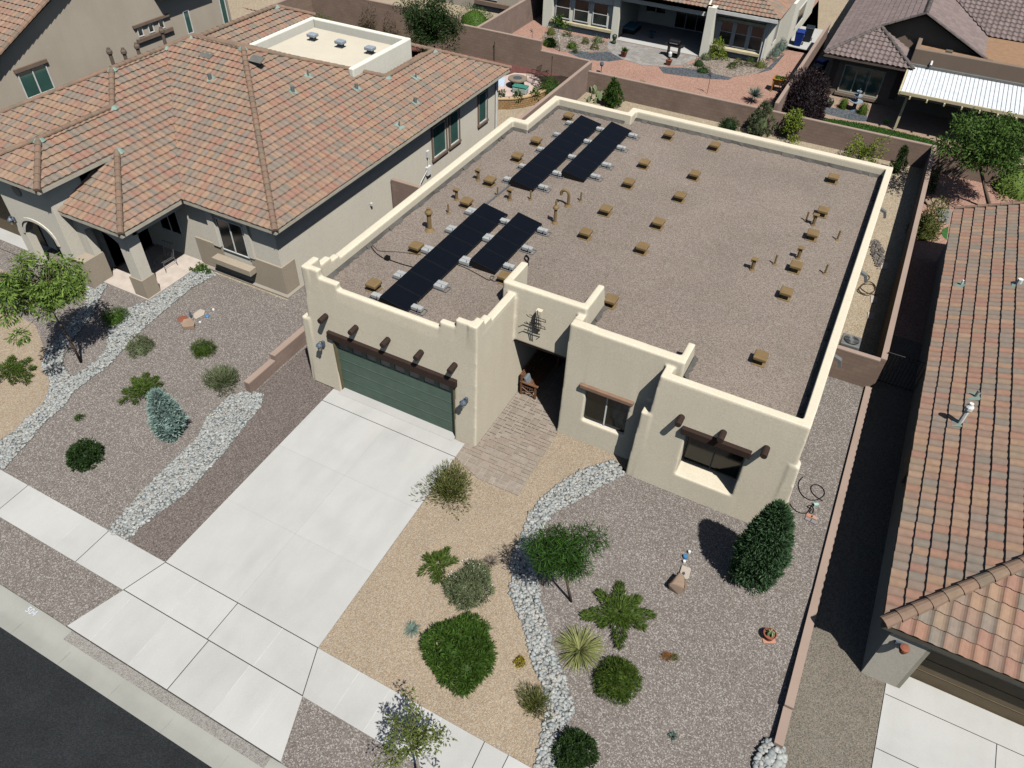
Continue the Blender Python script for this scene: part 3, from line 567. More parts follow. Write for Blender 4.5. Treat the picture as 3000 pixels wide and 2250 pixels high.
# roof vents
def vent(x, y, rz=0.0):
    m = M(); m.cbox((x, y, DZ + 0.10), (0.24, 0.24, 0.2)); vb = m.build('roof_vent', BROWNV, house)
    m = M(); m.cbox((x, y, DZ + 0.25), (0.42, 0.44, 0.13)); m.build('vent_cap', BROWNV, vb, bevel=0.03)
    m = M(); m.cbox((x, y, DZ + 0.012), (0.42, 0.42, 0.012)); m.build('vent_flange', BROWNV, vb)
for fn, pts in ((kv, [(577, 198), (875, 270), (418, 383), (745, 457), (318, 510), (650, 597), (168, 685), (510, 770), (38, 835), (405, 930), (1645, 478), (1578, 693), (1510, 843), (1402, 1050), (1338, 1222), (1172, 1640), (200, 1272)]), (kq, [(2088, 290), (1768, 533), (1578, 690), (1305, 928), (1073, 1142), (572, 1585)]), (k17, [(208, 285), (1062, 235)])):
    for p in pts: q = at(fn(*p), DZ + 0.28); vent(q[0], q[1])
def pipe(p, kind, h=None):
    q = at(p, DZ); x, y = q[0], q[1]; m = M()
    if kind == 'thin': m.tube([(x, y, DZ), (x, y, DZ + 0.42)], 0.035, 8); m.lathe((x, y, DZ + 0.003), [(0.09, 0), (0.05, 0.05)], 10)
    if kind == 'tee': m.tube([(x, y, DZ), (x, y, DZ + 0.42)], 0.065, 10); m.lathe((x, y, DZ + 0.003), [(0.11, 0), (0.08, 0.06)], 10); m.cbox((x, y, DZ + 0.47), (0.24, 0.2, 0.02)); m.cbox((x - 0.08, y, DZ + 0.41), (0.06, 0.18, 0.1))
    if kind == 'flue': m.tube([(x, y, DZ), (x, y, DZ + 0.7)], 0.085, 12); m.lathe((x, y, DZ + 0.003), [(0.2, 0), (0.1, 0.1)], 12); m.lathe((x, y, DZ + 0.68), [(0.11, 0), (0.15, 0.07), (0.14, 0.13), (0.07, 0.22), (0.08, 0.27)], 12)
    if kind == 'flue_slim': m.tube([(x, y, DZ), (x, y, DZ + 0.62)], 0.06, 12); m.lathe((x, y, DZ + 0.003), [(0.13, 0), (0.08, 0.08)], 12); m.lathe((x, y, DZ + 0.6), [(0.07, 0), (0.12, 0.06), (0.11, 0.12), (0.04, 0.2), (0.04, 0.38)], 12)
    if kind == 'goose':
        pts = [(x, y, DZ)] + [(x, y, DZ + 0.5)] + [(x - 0.17 + 0.17 * math.cos(a), y, DZ + 0.5 + 0.17 * math.sin(a)) for a in [i * math.pi / 8 for i in range(1, 9)]] + [(x - 0.34, y, DZ + 0.42)]
        m.tube(pts, 0.06, 10); m.lathe((x, y, DZ + 0.003), [(0.16, 0), (0.08, 0.08)], 12)
    m.build('vent_pipe', BROWNV, house)
for p, k in (((1462, 770), 'thin'), ((1508, 795), 'tee'), ((1664, 892), 'thin'), ((1112, 1085), 'tee'), ((1258, 1050), 'thin'), ((1410, 1012), 'tee'), ((1583, 1112), 'thin')): pipe(kv(*p), k)
for p, k in (((1188, 940), 'tee'), ((974, 1136), 'tee'), ((893, 1272), 'thin'), ((707, 1438), 'flue'), ((1380, 1100), 'thin'), ((1502, 1136), 'tee'), ((1707, 1138), 'thin'), ((2080, 1200), 'goose'), ((1948, 1368), 'flue_slim')): pipe(kq(*p), k)
pipe(k10(1551, 1305), 'thin')
# side scuppers with downspout spouts
for y, x in ((6.2, 15.76), (11.7, 15.76), (17.0, 15.76)):
    m = M(); m.cbox((x + 0.14, y, 3.78), (0.34, 0.16, 0.10), ry=0.35); m.cbox((x + 0.30, y, 3.62), (0.1, 0.14, 0.3), ry=-0.3); m.build('scupper', GREYM, house)
m = M(); m.box(15.70, 15.79, 2.0, 19.3, 0.02, 0.12); m.build('plinth', STUCB, house)

# ---- wall ornament, bench
orn = thing('wall_sculpture', (6.8, 2.72, 4.2), 'black wrought iron wall sculpture with curved arms above the entry', 'sculpture')
m = M(); m.box(6.66, 6.86, 2.60, 2.76, 3.9, 4.62); m.build('mounting_block', STUC, orn)
m = M(); X, Y = 6.76, 2.52
for dx in (-0.05, 0.0, 0.05): m.tube([(X + dx, Y, 3.72), (X + dx * 1.6, Y - 0.04, 4.2), (X + dx, Y, 4.72 if dx == 0 else 4.55)], 0.013, 6)
for z in (4.06, 4.36):
    m.tube([(X - 0.34, Y - 0.12, z + 0.14), (X - 0.32, Y, z - 0.02), (X, Y, z - 0.04), (X + 0.32, Y, z - 0.02), (X + 0.34, Y - 0.12, z + 0.14)], 0.012, 6); m.tube([(X - 0.3, Y + 0.02, z + 0.05), (X + 0.3, Y + 0.02, z + 0.05)], 0.010, 6)
m.build('iron_arms', IRON, orn)
bench = thing('bench', (6.3, 4.0, 0.04), 'weathered wooden slatted bench against the wall in the shaded entry', 'bench')
bx, by0, by1 = 5.95, 3.15, 5.2
m = M()
for i in range(6): m.box(bx + 0.1 + i * 0.09, bx + 0.17 + i * 0.09, by0, by1, 0.46, 0.49)
m.build('seat', WOODB, bench); m = M()
for i in range(5): m.cbox((bx + 0.05 - i * 0.015, (by0 + by1) / 2, 0.58 + i * 0.1), (0.025, by1 - by0, 0.075))
m.build('backrest', WOODB, bench)
for y in (by0, by1):
    m = M(); m.box(bx + 0.02, bx + 0.09, y - 0.035, y + 0.035, 0.04, 1.05); m.build('leg', WOODB, bench); m = M(); m.box(bx + 0.60, bx + 0.67, y - 0.035, y + 0.035, 0.04, 0.66); m.build('leg', WOODB, bench)
    m = M(); m.box(bx, bx + 0.74, y - 0.05, y + 0.05, 0.66, 0.70); m.build('armrest', WOODB, bench)
    m = M(); m.tube([(bx + 0.06, y, 0.12), (bx + 0.62, y, 0.42)], 0.025, 4); m.tube([(bx + 0.06, y, 0.42), (bx + 0.62, y, 0.12)], 0.025, 4); m.build('cross_brace', WOODB, bench)
m = M(); m.cbox((bx + 0.22, by0 + 0.18, 0.72), (0.12, 0.34, 0.36), ry=-0.3); tag(m.build('cushion', stucco('blue_grey_fabric', (150, 160, 166), 0.7, 0.6), origin=(bx + 0.2, by0 + 0.2, 0.5), bevel=0.04), 'pale blue grey cushion standing on the near end of the bench', 'cushion')

# ================================================================== solar arrays
def solar(x0, x1, ys, zl, zr, trays, label):
    yc = (ys[0] + ys[-1]) / 2; t = thing('solar_array', ((x0 + x1) / 2, yc, DZ), label, 'solar panels', 'solar arrays on the gravel roof')
    for i in range(len(ys) - 1):
        a, b = ys[i] + 0.008, ys[i + 1] - 0.008; m = M()
        m.hexa([(x0, a, zl - 0.035), (x1, a, zr - 0.035), (x1, b, zr - 0.035), (x0, b, zl - 0.035)], [(x0, a, zl), (x1, a, zr), (x1, b, zr), (x0, b, zl)])
        p = m.build('panel', PFRAME, t); m = M(); e_ = 0.018; s = (zr - zl) / (x1 - x0)
        m.add([(x0 + e_, a + e_, zl + s * e_ + 0.003), (x1 - e_, a + e_, zr - s * e_ + 0.003), (x1 - e_, b - e_, zr - s * e_ + 0.003), (x0 + e_, b - e_, zl + s * e_ + 0.003)], [(0, 1, 2, 3)]); m.build('cell_sheet', PANEL, p)
    m = M(); a, b = ys[0], ys[-1]     # wind deflector skirt on the high side and ends
    m.add([(x0 - 0.0, a, zl - 0.04), (x0, b, zl - 0.04), (x0 - 0.12, b, DZ + 0.03), (x0 - 0.12, a, DZ + 0.03)], [(0, 1, 2, 3)])
    for y in (a, b): m.add([(x0, y, zl - 0.04), (x1, y, zr - 0.04), (x1 - 0.02, y, DZ + 0.03), (x0 - 0.1, y, DZ + 0.03)], [(0, 1, 2, 3)])
    m.build('wind_deflector', BLACK, t)
    for (tx, ty, dbl) in trays:
        m = M(); L = 0.52; hw = 0.16
        for yy in (ty - hw, ty + hw): m.tube([(tx - L / 2, yy, DZ + 0.05), (tx + L / 2 + 0.05, yy, DZ + 0.05)], 0.014, 5)
        for xx in (tx - L / 2, tx + L / 2 + 0.05): m.tube([(xx, ty - hw, DZ + 0.05), (xx, ty + hw, DZ + 0.05)], 0.014, 5)
        m.tube([(tx + 0.12, ty - hw, DZ + 0.05), (tx + 0.12, ty - hw, DZ + 0.28)], 0.014, 5); m.tube([(tx - 0.1, ty + hw, DZ + 0.05), (tx - 0.1, ty + hw, DZ + 0.24)], 0.012, 5)
        tr = m.build('ballast_tray', ALU, t)
        for k in ((-0.5, 0.5) if dbl else (0,)):
            m = M(); m.cbox((tx, ty + k * 0.19, DZ + 0.13), (0.40, 0.17 if dbl else 0.20, 0.12)); m.build('ballast_block', BLOCKW, tr, bevel=0.01)
def TR(fn, pts, dbl=()): return [tuple(at(fn(*p), DZ + 0.13)[:2]) + (i in dbl,) for i, p in enumerate(pts)]
y3 = [0.80 + 0.893 * i for i in range(9)]
solar(1.72, 2.80, y3, DZ + 0.34, DZ + 0.14, TR(kw, [(1185, 290), (975, 485), (715, 705), (420, 980), (165, 1205), (600, 1335), (855, 1090), (1125, 825)], (0, 1, 2, 3, 6, 7)), 'longest front row of eight tilted black solar panels, nearest the garage parapet')
solar(3.24, 4.28, [4.22 + 0.945 * i for i in range(5)], DZ + 0.34, DZ + 0.14, TR(kw, [(1550, 398), (1375, 580), (1955, 498), (1790, 690), (1590, 885)], (1,)), 'short row of four black solar panels just behind the entry tower')
solar(1.72, 2.80, [10.2 + 0.915 * i for i in range(9)], DZ + 0.34, DZ + 0.14, TR(k10, [(1485, 797), (1405, 872), (1298, 967), (1182, 1077), (1085, 1162), (1310, 1212)]), 'rear left row of eight black solar panels near the back parapet notch')
solar(3.26, 4.32, [12.0 + 0.8 * i for i in range(8)], DZ + 0.34, DZ + 0.14, TR(k10, [(1680, 837), (1600, 917), (1500, 1017), (1400, 1122), (1890, 877), (1815, 957), (1720, 1067), (1648, 1142)]), 'rear right row of seven black solar panels near the middle of the back parapet')
# conduits and cables on the roof
def cable(fn, pts, z, r, name, mat, label, cat, dz=()):
    P = [at(fn(*p), z) for p in pts]; Q = []
    for i in range(len(P) - 1):
        p0, p1, p2, p3 = P[max(i - 1, 0)], P[i], P[i + 1], P[min(i + 2, len(P) - 1)]
        for t in (0, 0.25, 0.5, 0.75): Q.append(0.5 * ((2 * p1) + (-p0 + p2) * t + (2 * p0 - 5 * p1 + 4 * p2 - p3) * t * t + (-p0 + 3 * p1 - 3 * p2 + p3) * t ** 3))
    Q.append(P[-1]); m = M(); m.tube(Q, r, 6); return tag(m.build(name, mat, origin=Q[0]), label, cat)
m = M(); a = at(k10(935, 1320), DZ + 0.05); b = at(k10(1110, 1180), DZ + 0.05); m.tube([a, b], 0.02, 6); m.tube([a + np.array([0.05, 0, 0]), b + np.array([0.05, 0, 0])], 0.014, 6)
tag(m.build('conduit', ALU, origin=a), 'straight metal conduit linking the front and rear left solar rows', 'conduit')
cable(kw, [(25, 525), (70, 580), (95, 660), (160, 745), (250, 805), (310, 820), (430, 860), (555, 893)], DZ + 0.03, 0.016, 'cable', BLACK, 'black cable running from the left parapet to the front solar row', 'cable')
cable(kw, [(20, 540), (60, 600), (150, 690), (200, 720), (400, 730), (640, 760)], DZ + 0.03, 0.008, 'cable', IRON, 'thin cable curving from the left parapet to the second ballast tray', 'cable')
cable(kw, [(1020, 860), (1150, 915), (1280, 985), (1380, 1035), (1430, 1000), (1400, 990), (1385, 1020), (1430, 1045), (1480, 1035)], DZ + 0.03, 0.010, 'cable', IRON, 'thin looped cable between the front solar row and the entry tower', 'cable')
cable(kw, [(1770, 770), (1800, 790), (1790, 830), (1760, 800), (1775, 765), (1805, 800), (1785, 850), (1770, 875), (1800, 870), (1795, 840)], DZ + 0.05, 0.022, 'cable_coil', BLACK, 'black figure eight cable coil beside the four panel solar row', 'cable')
m = M(); q = at(kw(278, 815), DZ); m.cbox((q[0], q[1], DZ + 0.08), (0.16, 0.16, 0.14)); tag(m.build('junction_box', BLACK, origin=q), 'small dark junction box on the cable left of the front solar row', 'junction box')

# ================================================================== roofs of tile
def tile_face(mm, poly, e, s, ez, p, W=0.30, E_=0.38, lift=0.066, amp=1.0):
    """S-tile courses on the plane rising in direction s (2-D unit) from the eave point e at height ez with pitch p; poly = convex XY outline"""
    s = Vector((s[0], s[1])); u = Vector((-s.y, s.x)); cs = math.sqrt(1 + p * p); N = Vector((-s.x * p, -s.y * p, 1)) / cs; O = Vector((e[0], e[1], ez))
    S3 = Vector((s.x, s.y, p)) / cs; U3 = Vector((u.x, u.y, 0))
    us = [(Vector(q) - Vector(e)).dot(u) for q in poly]; vs = [(Vector(q) - Vector(e)).dot(s) * cs for q in poly]
    u0, u1, v0, v1 = min(us), max(us), min(vs), max(vs)
    prof_u = [0, .04, .09, .14, .19, .24, .28, .30]; prof_h = [.020, .006, 0, .007, .028, .034, .030, .020]
    ic0, ic1 = math.floor(u0 / W), math.ceil(u1 / W); jr0, jr1 = math.floor(v0 / E_), math.ceil(v1 / E_)
    b = bmesh.new(); ow, oh = 0.003, 0.004
    for j in range(jr0, jr1):
        for i in range(ic0, ic1):
            j0 = j * E_ + rnd.uniform(-0.008, 0.008); top = []; low = []; nose = []
            for du, h in zip(prof_u, prof_h):
                uu = i * W + (du / 0.30) * W; h *= amp
                low.append(b.verts.new(O + U3 * uu + S3 * j0 + N * (h + lift))); top.append(b.verts.new(O + U3 * uu + S3 * (j0 + E_ + 0.07) + N * (h + 0.004))); nose.append(b.verts.new(O + U3 * uu + S3 * (j0 + 0.004) + N * (h + lift - 0.009)))
            for k in range(7):
                b.faces.new((low[k], low[k + 1], top[k + 1], top[k])) if True else None
                b.faces.new((nose[k], nose[k + 1], low[k + 1], low[k]))
    n = len(poly); ar = sum(poly[i][0] * poly[(i + 1) % n][1] - poly[(i + 1) % n][0] * poly[i][1] for i in range(n))
    if ar < 0: poly = poly[::-1]
    for i in range(n):
        a, c = poly[i], poly[(i + 1) % n]; d = (c[0] - a[0], c[1] - a[1])
        isE = abs((Vector(a) - Vector(e)).dot(s)) < 0.02 and abs((Vector(c) - Vector(e)).dot(s)) < 0.02
        off = 0.06 if isE else 0.0; L = math.hypot(*d)
        bmesh.ops.bisect_plane(b, geom=b.verts[:] + b.edges[:] + b.faces[:], plane_co=(a[0] + d[1] / L * off, a[1] - d[0] / L * off, 0), plane_no=(d[1], -d[0], 0), clear_outer=True)
    b.verts.index_update(); mm.cur = 0; mm.add([v.co[:] for v in b.verts], [tuple(v.index for v in f.verts) for f in b.faces]); b.free()
    mm.cur = 1; zf = lambda q: ez + (Vector(q) - Vector(e)).dot(s) * p
    mm.add([(q[0], q[1], zf(q) - 0.012) for q in poly], [tuple(range(n))]); mm.cur = 0
def ridge(mm, a, b, r=0.125, step=0.36):
    a, b = Vector(a), Vector(b); L = (b - a).length; k = max(1, int(L / step)); d = (b - a) / L; w_ = d.cross(Vector((0, 0, 1))).normalized(); n_ = w_.cross(d)
    for i in range(k):
        p0 = a + d * (L * i / k - 0.02); p1 = a + d * (L * (i + 1) / k + 0.03); r0, r1 = r * 1.12, r * 0.9; vs = []
        for p, rr in ((p0, r0), (p1, r1)):
            for t in range(7):
                an = math.pi * t / 6; vs.append(p + w_ * (math.cos(an) * rr) + n_ * (math.sin(an) * rr * 0.85 + 0.03))
        mm.add(vs, [(t + 1, t, 7 + t, 8 + t) for t in range(6)] + [tuple(range(7))])
def zr(p, e, s, ez, pt): return ez + ((pt[0] - e[0]) * s[0] + (pt[1] - e[1]) * s[1]) * p
def eave(mm, a, b, inward, z, over=0.45, th=0.16):   # fascia board and soffit under an eave line a-b
    i = inward; mm.hexa([(a[0], a[1], z - th), (b[0], b[1], z - th), (b[0] + i[0] * over, b[1] + i[1] * over, z - th), (a[0] + i[0] * over, a[1] + i[1] * over, z - th)],
                        [(a[0], a[1], z + 0.01), (b[0], b[1], z + 0.01), (b[0] + i[0] * over, b[1] + i[1] * over, z + 0.03), (a[0] + i[0] * over, a[1] + i[1] * over, z + 0.03)])
def roof_pipe(parent, x, y, z, h=0.35, r=0.05, mat=None, pad=LEAD, cap=False, p=(0, 0)):
    m = M(); m.tube([(x, y, z), (x, y, z + h)], r, 8)
    if cap: m.lathe((x, y, z + h), [(r * 1.1, 0), (r * 1.7, 0.06), (r * 1.7, 0.16), (r, 0.24), (r * 0.9, 0.3)], 10)
    o = m.build('vent_pipe', mat or GREYM, parent); m = M(); m.hexa([(x - 0.2, y - 0.2, z - 0.2 * p[0] - 0.2 * p[1] + 0.06), (x + 0.2, y - 0.2, z + 0.2 * p[0] - 0.2 * p[1] + 0.06), (x + 0.2, y + 0.2, z + 0.2 * p[0] + 0.2 * p[1] + 0.06), (x - 0.2, y + 0.2, z - 0.2 * p[0] + 0.2 * p[1] + 0.06)],
        [(x - 0.2, y - 0.2, z - 0.2 * p[0] - 0.2 * p[1] + 0.075), (x + 0.2, y - 0.2, z + 0.2 * p[0] - 0.2 * p[1] + 0.075), (x + 0.2, y + 0.2, z + 0.2 * p[0] + 0.2 * p[1] + 0.075), (x - 0.2, y + 0.2, z - 0.2 * p[0] + 0.2 * p[1] + 0.075)]); m.build('flashing', pad, o)

# ------------------------------------------------------------------ left neighbour
lh = thing('tiled_house', (-12, 12, 0), 'cream house with tiled hip roof and arched porch, left of the adobe house', 'house')
P = 0.4167; m = M()
R_ = ((-5.17, 3.35), (-1, 0), 3.5); Fr = ((-5.17, 3.35), (0, 1), 3.5); Wg = ((-10.15, 0.2), (-1, 0), 3.5)
tile_face(m, [(-5.17, 3.35), (-5.17, 15.87), (-8.35, 15.87), (-13.02, 11.2)], *R_, P)
tile_face(m, [(-5.17, 15.87), (-5.17, 23.35), (-8.25, 20.27), (-8.35, 15.87)], *R_, P)
tile_face(m, [(-10.15, 3.35), (-5.17, 3.35), (-13.02, 11.2), (-16.2, 11.2), (-17.0, 10.2)], *Fr, P)
tile_face(m, [(-10.15, 0.2), (-10.15, 3.35), (-13.3, 6.5), (-13.3, 3.35)], *Wg, P)
tile_face(m, [(-13.3, -0.45), (-13.3, 6.5), (-15.25, 8.45), (-15.25, 1.5)], *Wg, P)
tile_face(m, [(-15.25, 5.15), (-15.25, 8.45), (-17.0, 10.2), (-17.0, 6.95)], *Wg, P)
tile_face(m, [(-17.0, 6.95), (-23.85, 0.1), (-15.25, 0.1), (-15.25, 5.2)], (-17, 0.1), (0, 1), 3.5, P)
tile_face(m, [(-13.3, -0.45), (-15.25, 1.5), (-17.2, -0.45)], (-15.25, -0.45), (0, 1), 4.81, P)
tile_face(m, [(-17.2, -0.45), (-15.25, 1.5), (-15.25, 5.15), (-17.2, 5.15)], (-17.2, 0), (1, 0), 4.81, P)
tile_face(m, [(-10.15, 0.2), (-13.68, 3.73), (-13.68, 0.2)], (-10.15, 0.2), (0, 1), 3.5, P)
tile_face(m, [(-16.2, 11.2), (-13.02, 11.2), (-10.02, 14.2), (-16.2, 14.2)], (-13, 14.6), (0, -1), 5.353, P)
tile_face(m, [(-8.35, 15.87), (-8.35, 20.3), (-9.15, 20.3), (-9.15, 15.07)], (-9.15, 18), (1, 0), 4.487, P)
tile_face(m, [(-8.28, 20.3), (-5.17, 23.35), (-22, 23.35), (-22, 20.3)], (-8, 23.35), (0, -1), 3.5, P)
tile_face(m, [(-15.75, 11.6), (-15.75, 19.6), (-17.2, 18.2), (-17.2, 11.6)], (-15.75, 12), (-1, 0), 5.55, P)
m.build('roof', [TILE, UNDER], lh)
m = M(); A_ = (-13.02, 11.2, 6.79); C_ = (-8.35, 15.87, 4.84); D_ = (-8.35, 20.3, 4.84)
for a, b in (((-5.17, 3.35, 3.54), A_), ((-16.2, 11.2, 6.75), A_), (C_, A_), (D_, C_), ((-5.17, 23.35, 3.54), D_), ((-17, 10.2, 6.37), (-16.2, 11.2, 6.75)), ((-17, 6.95, 6.38), (-17, 10.2, 6.38)), ((-23.8, 0.15, 3.52), (-17, 6.95, 6.38)), ((-15.25, 5.15, 5.65), (-17, 6.95, 6.38)),
             ((-15.25, 1.5, 5.66), (-15.25, 5.2, 5.66)), ((-13.3, -0.45, 4.84), (-15.25, 1.5, 5.66)), ((-17.2, -0.45, 4.84), (-15.25, 1.5, 5.66)), ((-10.15, 0.2, 3.54), (-13.3, 3.35, 4.85)), ((-20.5, 20.3, 4.8), D_), ((-17.2, 11.6, 6.18), (-17.2, 18.2, 6.18)), ((-15.75, 19.6, 5.6), (-17.2, 18.2, 6.18))): m = M(); ridge(m, a, b); m.build('ridge_caps', CAPT, lh)
for (x, y, z) in ((-13.02, 11.2, 6.9), (-16.2, 11.2, 6.86), (-17, 10.1, 6.5), (-17, 6.95, 6.5), (-15.25, 5.15, 5.78), (-15.25, 1.5, 5.78), (-13.3, 3.4, 4.97), (-8.35, 15.87, 4.95), (-8.35, 20.3, 4.95), (-17.2, 18.2, 6.3)):
    m = M(); m.lathe((x, y, z - 0.08), [(0.27, -0.08), (0.16, 0.035), (0.04, 0.075)], 9); m.build('ridge_flashing', LEAD, lh)
m = M(); eave(m, (-5.17, 3.35), (-5.17, 23.35), (-1, 0), 3.5); eave(m, (-10.1, 3.35), (-5.2, 3.352), (0, 1), 3.498, 0.4); eave(m, (-10.15, 0.2), (-10.15, 3.3), (-1, 0), 3.497, 0.35); eave(m, (-13.68, 0.2), (-10.2, 0.202), (0, 1), 3.495, 0.35)
eave(m, (-13.3, -0.45), (-13.3, 3.4), (-1, 0), 4.81, 0.4); eave(m, (-17.2, -0.45), (-13.35, -0.448), (0, 1), 4.808, 0.45); m.build('fascia', plain('pale_fascia', (208, 200, 180)), lh)
m = M(); m.box(-23, -5.7, 3.75, 22.9, -0.1, 3.45); m.box(-17.0, -13.7, 1.6, 7.0, -0.1, 4.7); m.box(-13.98, -13.7, 0.0, 3.9, -0.1, 4.72); m.box(-24, -17.0, 1.2, 3.9, -0.1, 3.7)
def arched(mm, x0, x1, y0, y1, z1, a0, a1, zs, rise, zb=-0.1):   # wall in XZ with an arched opening a0..a1
    n = 10; arc = [(a0 + (a1 - a0) * t / n, zs + rise * math.sin(math.pi * t / n) ** 0.75 if 0 < t < n else zs) for t in range(n + 1)]
    mm.box(x0, a0, y0, y1, zb, z1); mm.box(a1, x1, y0, y1, zb, z1)
    for (xa, za), (xb, zb_) in zip(arc[:-1], arc[1:]): mm.hexa([(xa, y0, za), (xb, y0, zb_), (xb, y1, zb_), (xa, y1, za)], [(xa, y0, z1), (xb, y0, z1), (xb, y1, z1), (xa, y1, z1)])
arched(m, -17.0, -13.98, 0.0, 0.35, 4.72, -16.5, -14.45, 1.75, 0.85)
arched(m, -13.68, -10.52, 0.56, 0.9, 3.35, -13.12, -11.12, 2.6, 0.35)
m.box(-10.78, -10.52, 0.92, 3.74, 2.95, 3.35); m.box(-11.1, -10.52, 0.90, 1.12, -0.1, 3.3)
m.build('wall', STUCN, lh)
m = M(); m.box(-11.2, -10.46, 0.5, 1.18, 0.0, 1.0); m.build('pier_base', STUCT, lh)
m = M(); m.box(-14.0, -13.08, -0.07, 0.96, 0.0, 1.35); m.build('pier_base', STUCT, lh)
m = M(); m.box(-10.5, -8.98, 3.67, 3.75, 0.02, 1.42); m.box(-7.30, -5.63, 3.67, 3.75, 0.02, 1.42); m.box(-8.98, -7.30, 3.672, 3.75, 0.02, 0.66); m.build('wainscot', STUCT, lh); m = M(); m.box(-5.7, -5.62, 3.75, 4.5, 0.02, 1.42); m.build('wainscot', STUCT, lh)
m = M(); m.box(-9.32, -8.95, 3.60, 3.75, 1.42, 3.3); m.build('window_pilaster', STUCN, lh)
m = M(); m.box(-7.3, -7.05, 3.62, 3.75, 1.42, 3.3); m.build('window_pilaster', STUCN, lh)
m = M(); m.box(-9.3, -7.15, 3.28, 3.68, 0.68, 0.98); m.build('window_sill', STUCT, lh, bevel=0.02)
window(lh, -8.9, -7.42, 3.72, 1.30, 2.9); window(lh, -12.6, -11.3, 3.72, 1.2, 2.6, gm=GLASS)
m = M(); m.prism([(-13.4, 0.45), (-10.42, 0.45), (-10.42, 3.74), (-13.4, 3.74)], -0.05, 0.10); m.build('porch_slab', plain('pinkish_concrete', (216, 202, 188), k=0.74), lh)
m = M(); m.prism([(-11.1, 3.5), (-5.45, 3.5), (-5.45, 23.0), (-5.7, 23.0), (-5.7, 3.74), (-11.1, 3.74)], -0.05, 0.06); m.build('footing', concrete('footing_concrete', (196, 186, 170), 0.7), lh)
# arch trim, garage door of the left wing, lamp
m = M(); n = 12
for t in range(n):
    a0, a1 = math.pi * t / n, math.pi * (t + 1) / n; f = lambda a, k: (-15.475 - (1.025 + k) * math.cos(a), 1.75 + (0.85 + k) * math.sin(a) ** 0.75 if 0 < a < math.pi else 1.75)
    (xa, za), (xb, zb), (xc, zc), (xd, zd) = f(a0, 0), f(a1, 0), f(a1, 0.13), f(a0, 0.13)
    m.hexa([(xa, -0.05, za), (xb, -0.05, zb), (xb, 0.0, zb), (xa, 0.0, za)], [(xd, -0.05, zd), (xc, -0.05, zc), (xc, 0.0, zc), (xd, 0.0, zd)])
m.build('arch_trim', STUCN, lh)
m = M(); m.box(-23.4, -17.6, 1.14, 1.2, 0.0, 2.4); m.build('garage_door', DOORB, lh); wall_lamp(lh, -16.82, 0.0, 2.3)
m = M(); m.box(-15.9, -15.0, 1.52, 1.6, 0.05, 2.2); m.build('entry_door', WOODD, lh)
m = M(); m.tube([(-15.6, 0.0, 4.0), (-15.6, -0.05, 4.0)], 0.24, 16); m.build('gable_vent', STUCT, lh)
# windows on the long wall
def side_window(parent, y0, y1, z0, z1, x=-5.7):
    m = M(); t = 0.13; m.box(x, x + 0.06, y0, y0 + t, z0, z1); m.box(x, x + 0.06, y1 - t, y1, z0, z1); m.box(x, x + 0.06, y0 + t, y1 - t, z1 - t, z1); m.box(x, x + 0.10, y0 - 0.03, y1 + 0.03, z0 - 0.13, z0); m.build('window_trim', TRIMB, parent)
    window(parent, y0 + t, y1 - t, x, z0 + 0.0, z1 - t, WHITE, GLASSG, 0, 0.05, 'y', 1)
side_window(lh, 15.6, 17.12, 1.15, 2.95); side_window(lh, 17.3, 18.46, 1.15, 3.05); side_window(lh, 20.45, 21.56, 1.15, 3.0)
m = M(); m.box(-5.7, -5.60, 15.05, 15.25, 1.5, 1.85); m.build('electric_box', WHITE, lh); m = M(); m.box(-5.7, -5.56, 14.9, 15.3, 0.55, 1.0); m.build('electric_box', WHITE, lh)
m = M(); m.tube([(-5.62, 15.15, 1.5), (-5.6, 15.0, 0.9), (-5.55, 14.2, 0.5), (-5.3, 13.6, 0.4)], 0.02, 6); m.build('wall_conduit', WHITE, lh)
m = M(); m.tube([(-5.62, 22.5, 3.3), (-5.62, 22.5, 0.2)], 0.05, 8); m.tube([(-5.62, 22.5, 0.2), (-5.4, 22.3, 0.1)], 0.05, 8); m.build('downspout', WHITE, lh)
m = M(); m.cbox((-5.62, 10.07, 1.27), (0.1, 0.1, 0.14)); m.build('hose_bib', WHITE, lh)
def onR(p, e=(-5.17, 3.35), s=(-1, 0), ez=3.5, pt=P):
    r = ray(*p); nv = np.array([-s[0] * pt, -s[1] * pt, 1.0]); d = ez - pt * (e[0] * s[0] + e[1] * s[1]); return CP + r * ((d - nv @ CP) / (nv @ r))
for p in ((1365, 520), (1900, 600)): q = onR(k00(*p), Fr[0], Fr[1]) if p[0] < 1500 else onR(k00(*p)); roof_pipe(lh, q[0], q[1], q[2], 0.3, 0.09, p=(0, P) if p[0] < 1500 else (-P, 0))
for p in ((2000, 500),): q = onR(k00(*p)); roof_pipe(lh, q[0], q[1], q[2], 0.35, 0.04, p=(-P, 0))
for p, rr in (((100, 580), 0.09), ((485, 510), 0.04), ((480, 670), 0.09), ((378, 825), 0.04)): q = onR(k10(*p)); roof_pipe(lh, q[0], q[1], q[2], 0.3, rr, p=(-P, 0))
for p in ((1340, 365), (1665, 395)): q = onR(k00(*p), Fr[0], Fr[1]); m = M(); m.cbox((q[0], q[1], q[2] + 0.07), (0.7, 0.4, 0.04), rx=math.atan(P)); m.build('solar_tube_cover', plain('slate_tile', (120, 118, 112)), lh)
for p, h in (((738, 425), 0.5), ((818, 388), 0.25), ((905, 360), 0.3), ((1072, 285), 0.5), ((1432, 262), 0.42)):
    x, y, z = onx(k00(*p), -17.9); roof_pipe(lh, x, y, z - 0.25, h + 0.25, 0.08, mat=plain('flue_metal', (120, 104, 92)), cap=True)
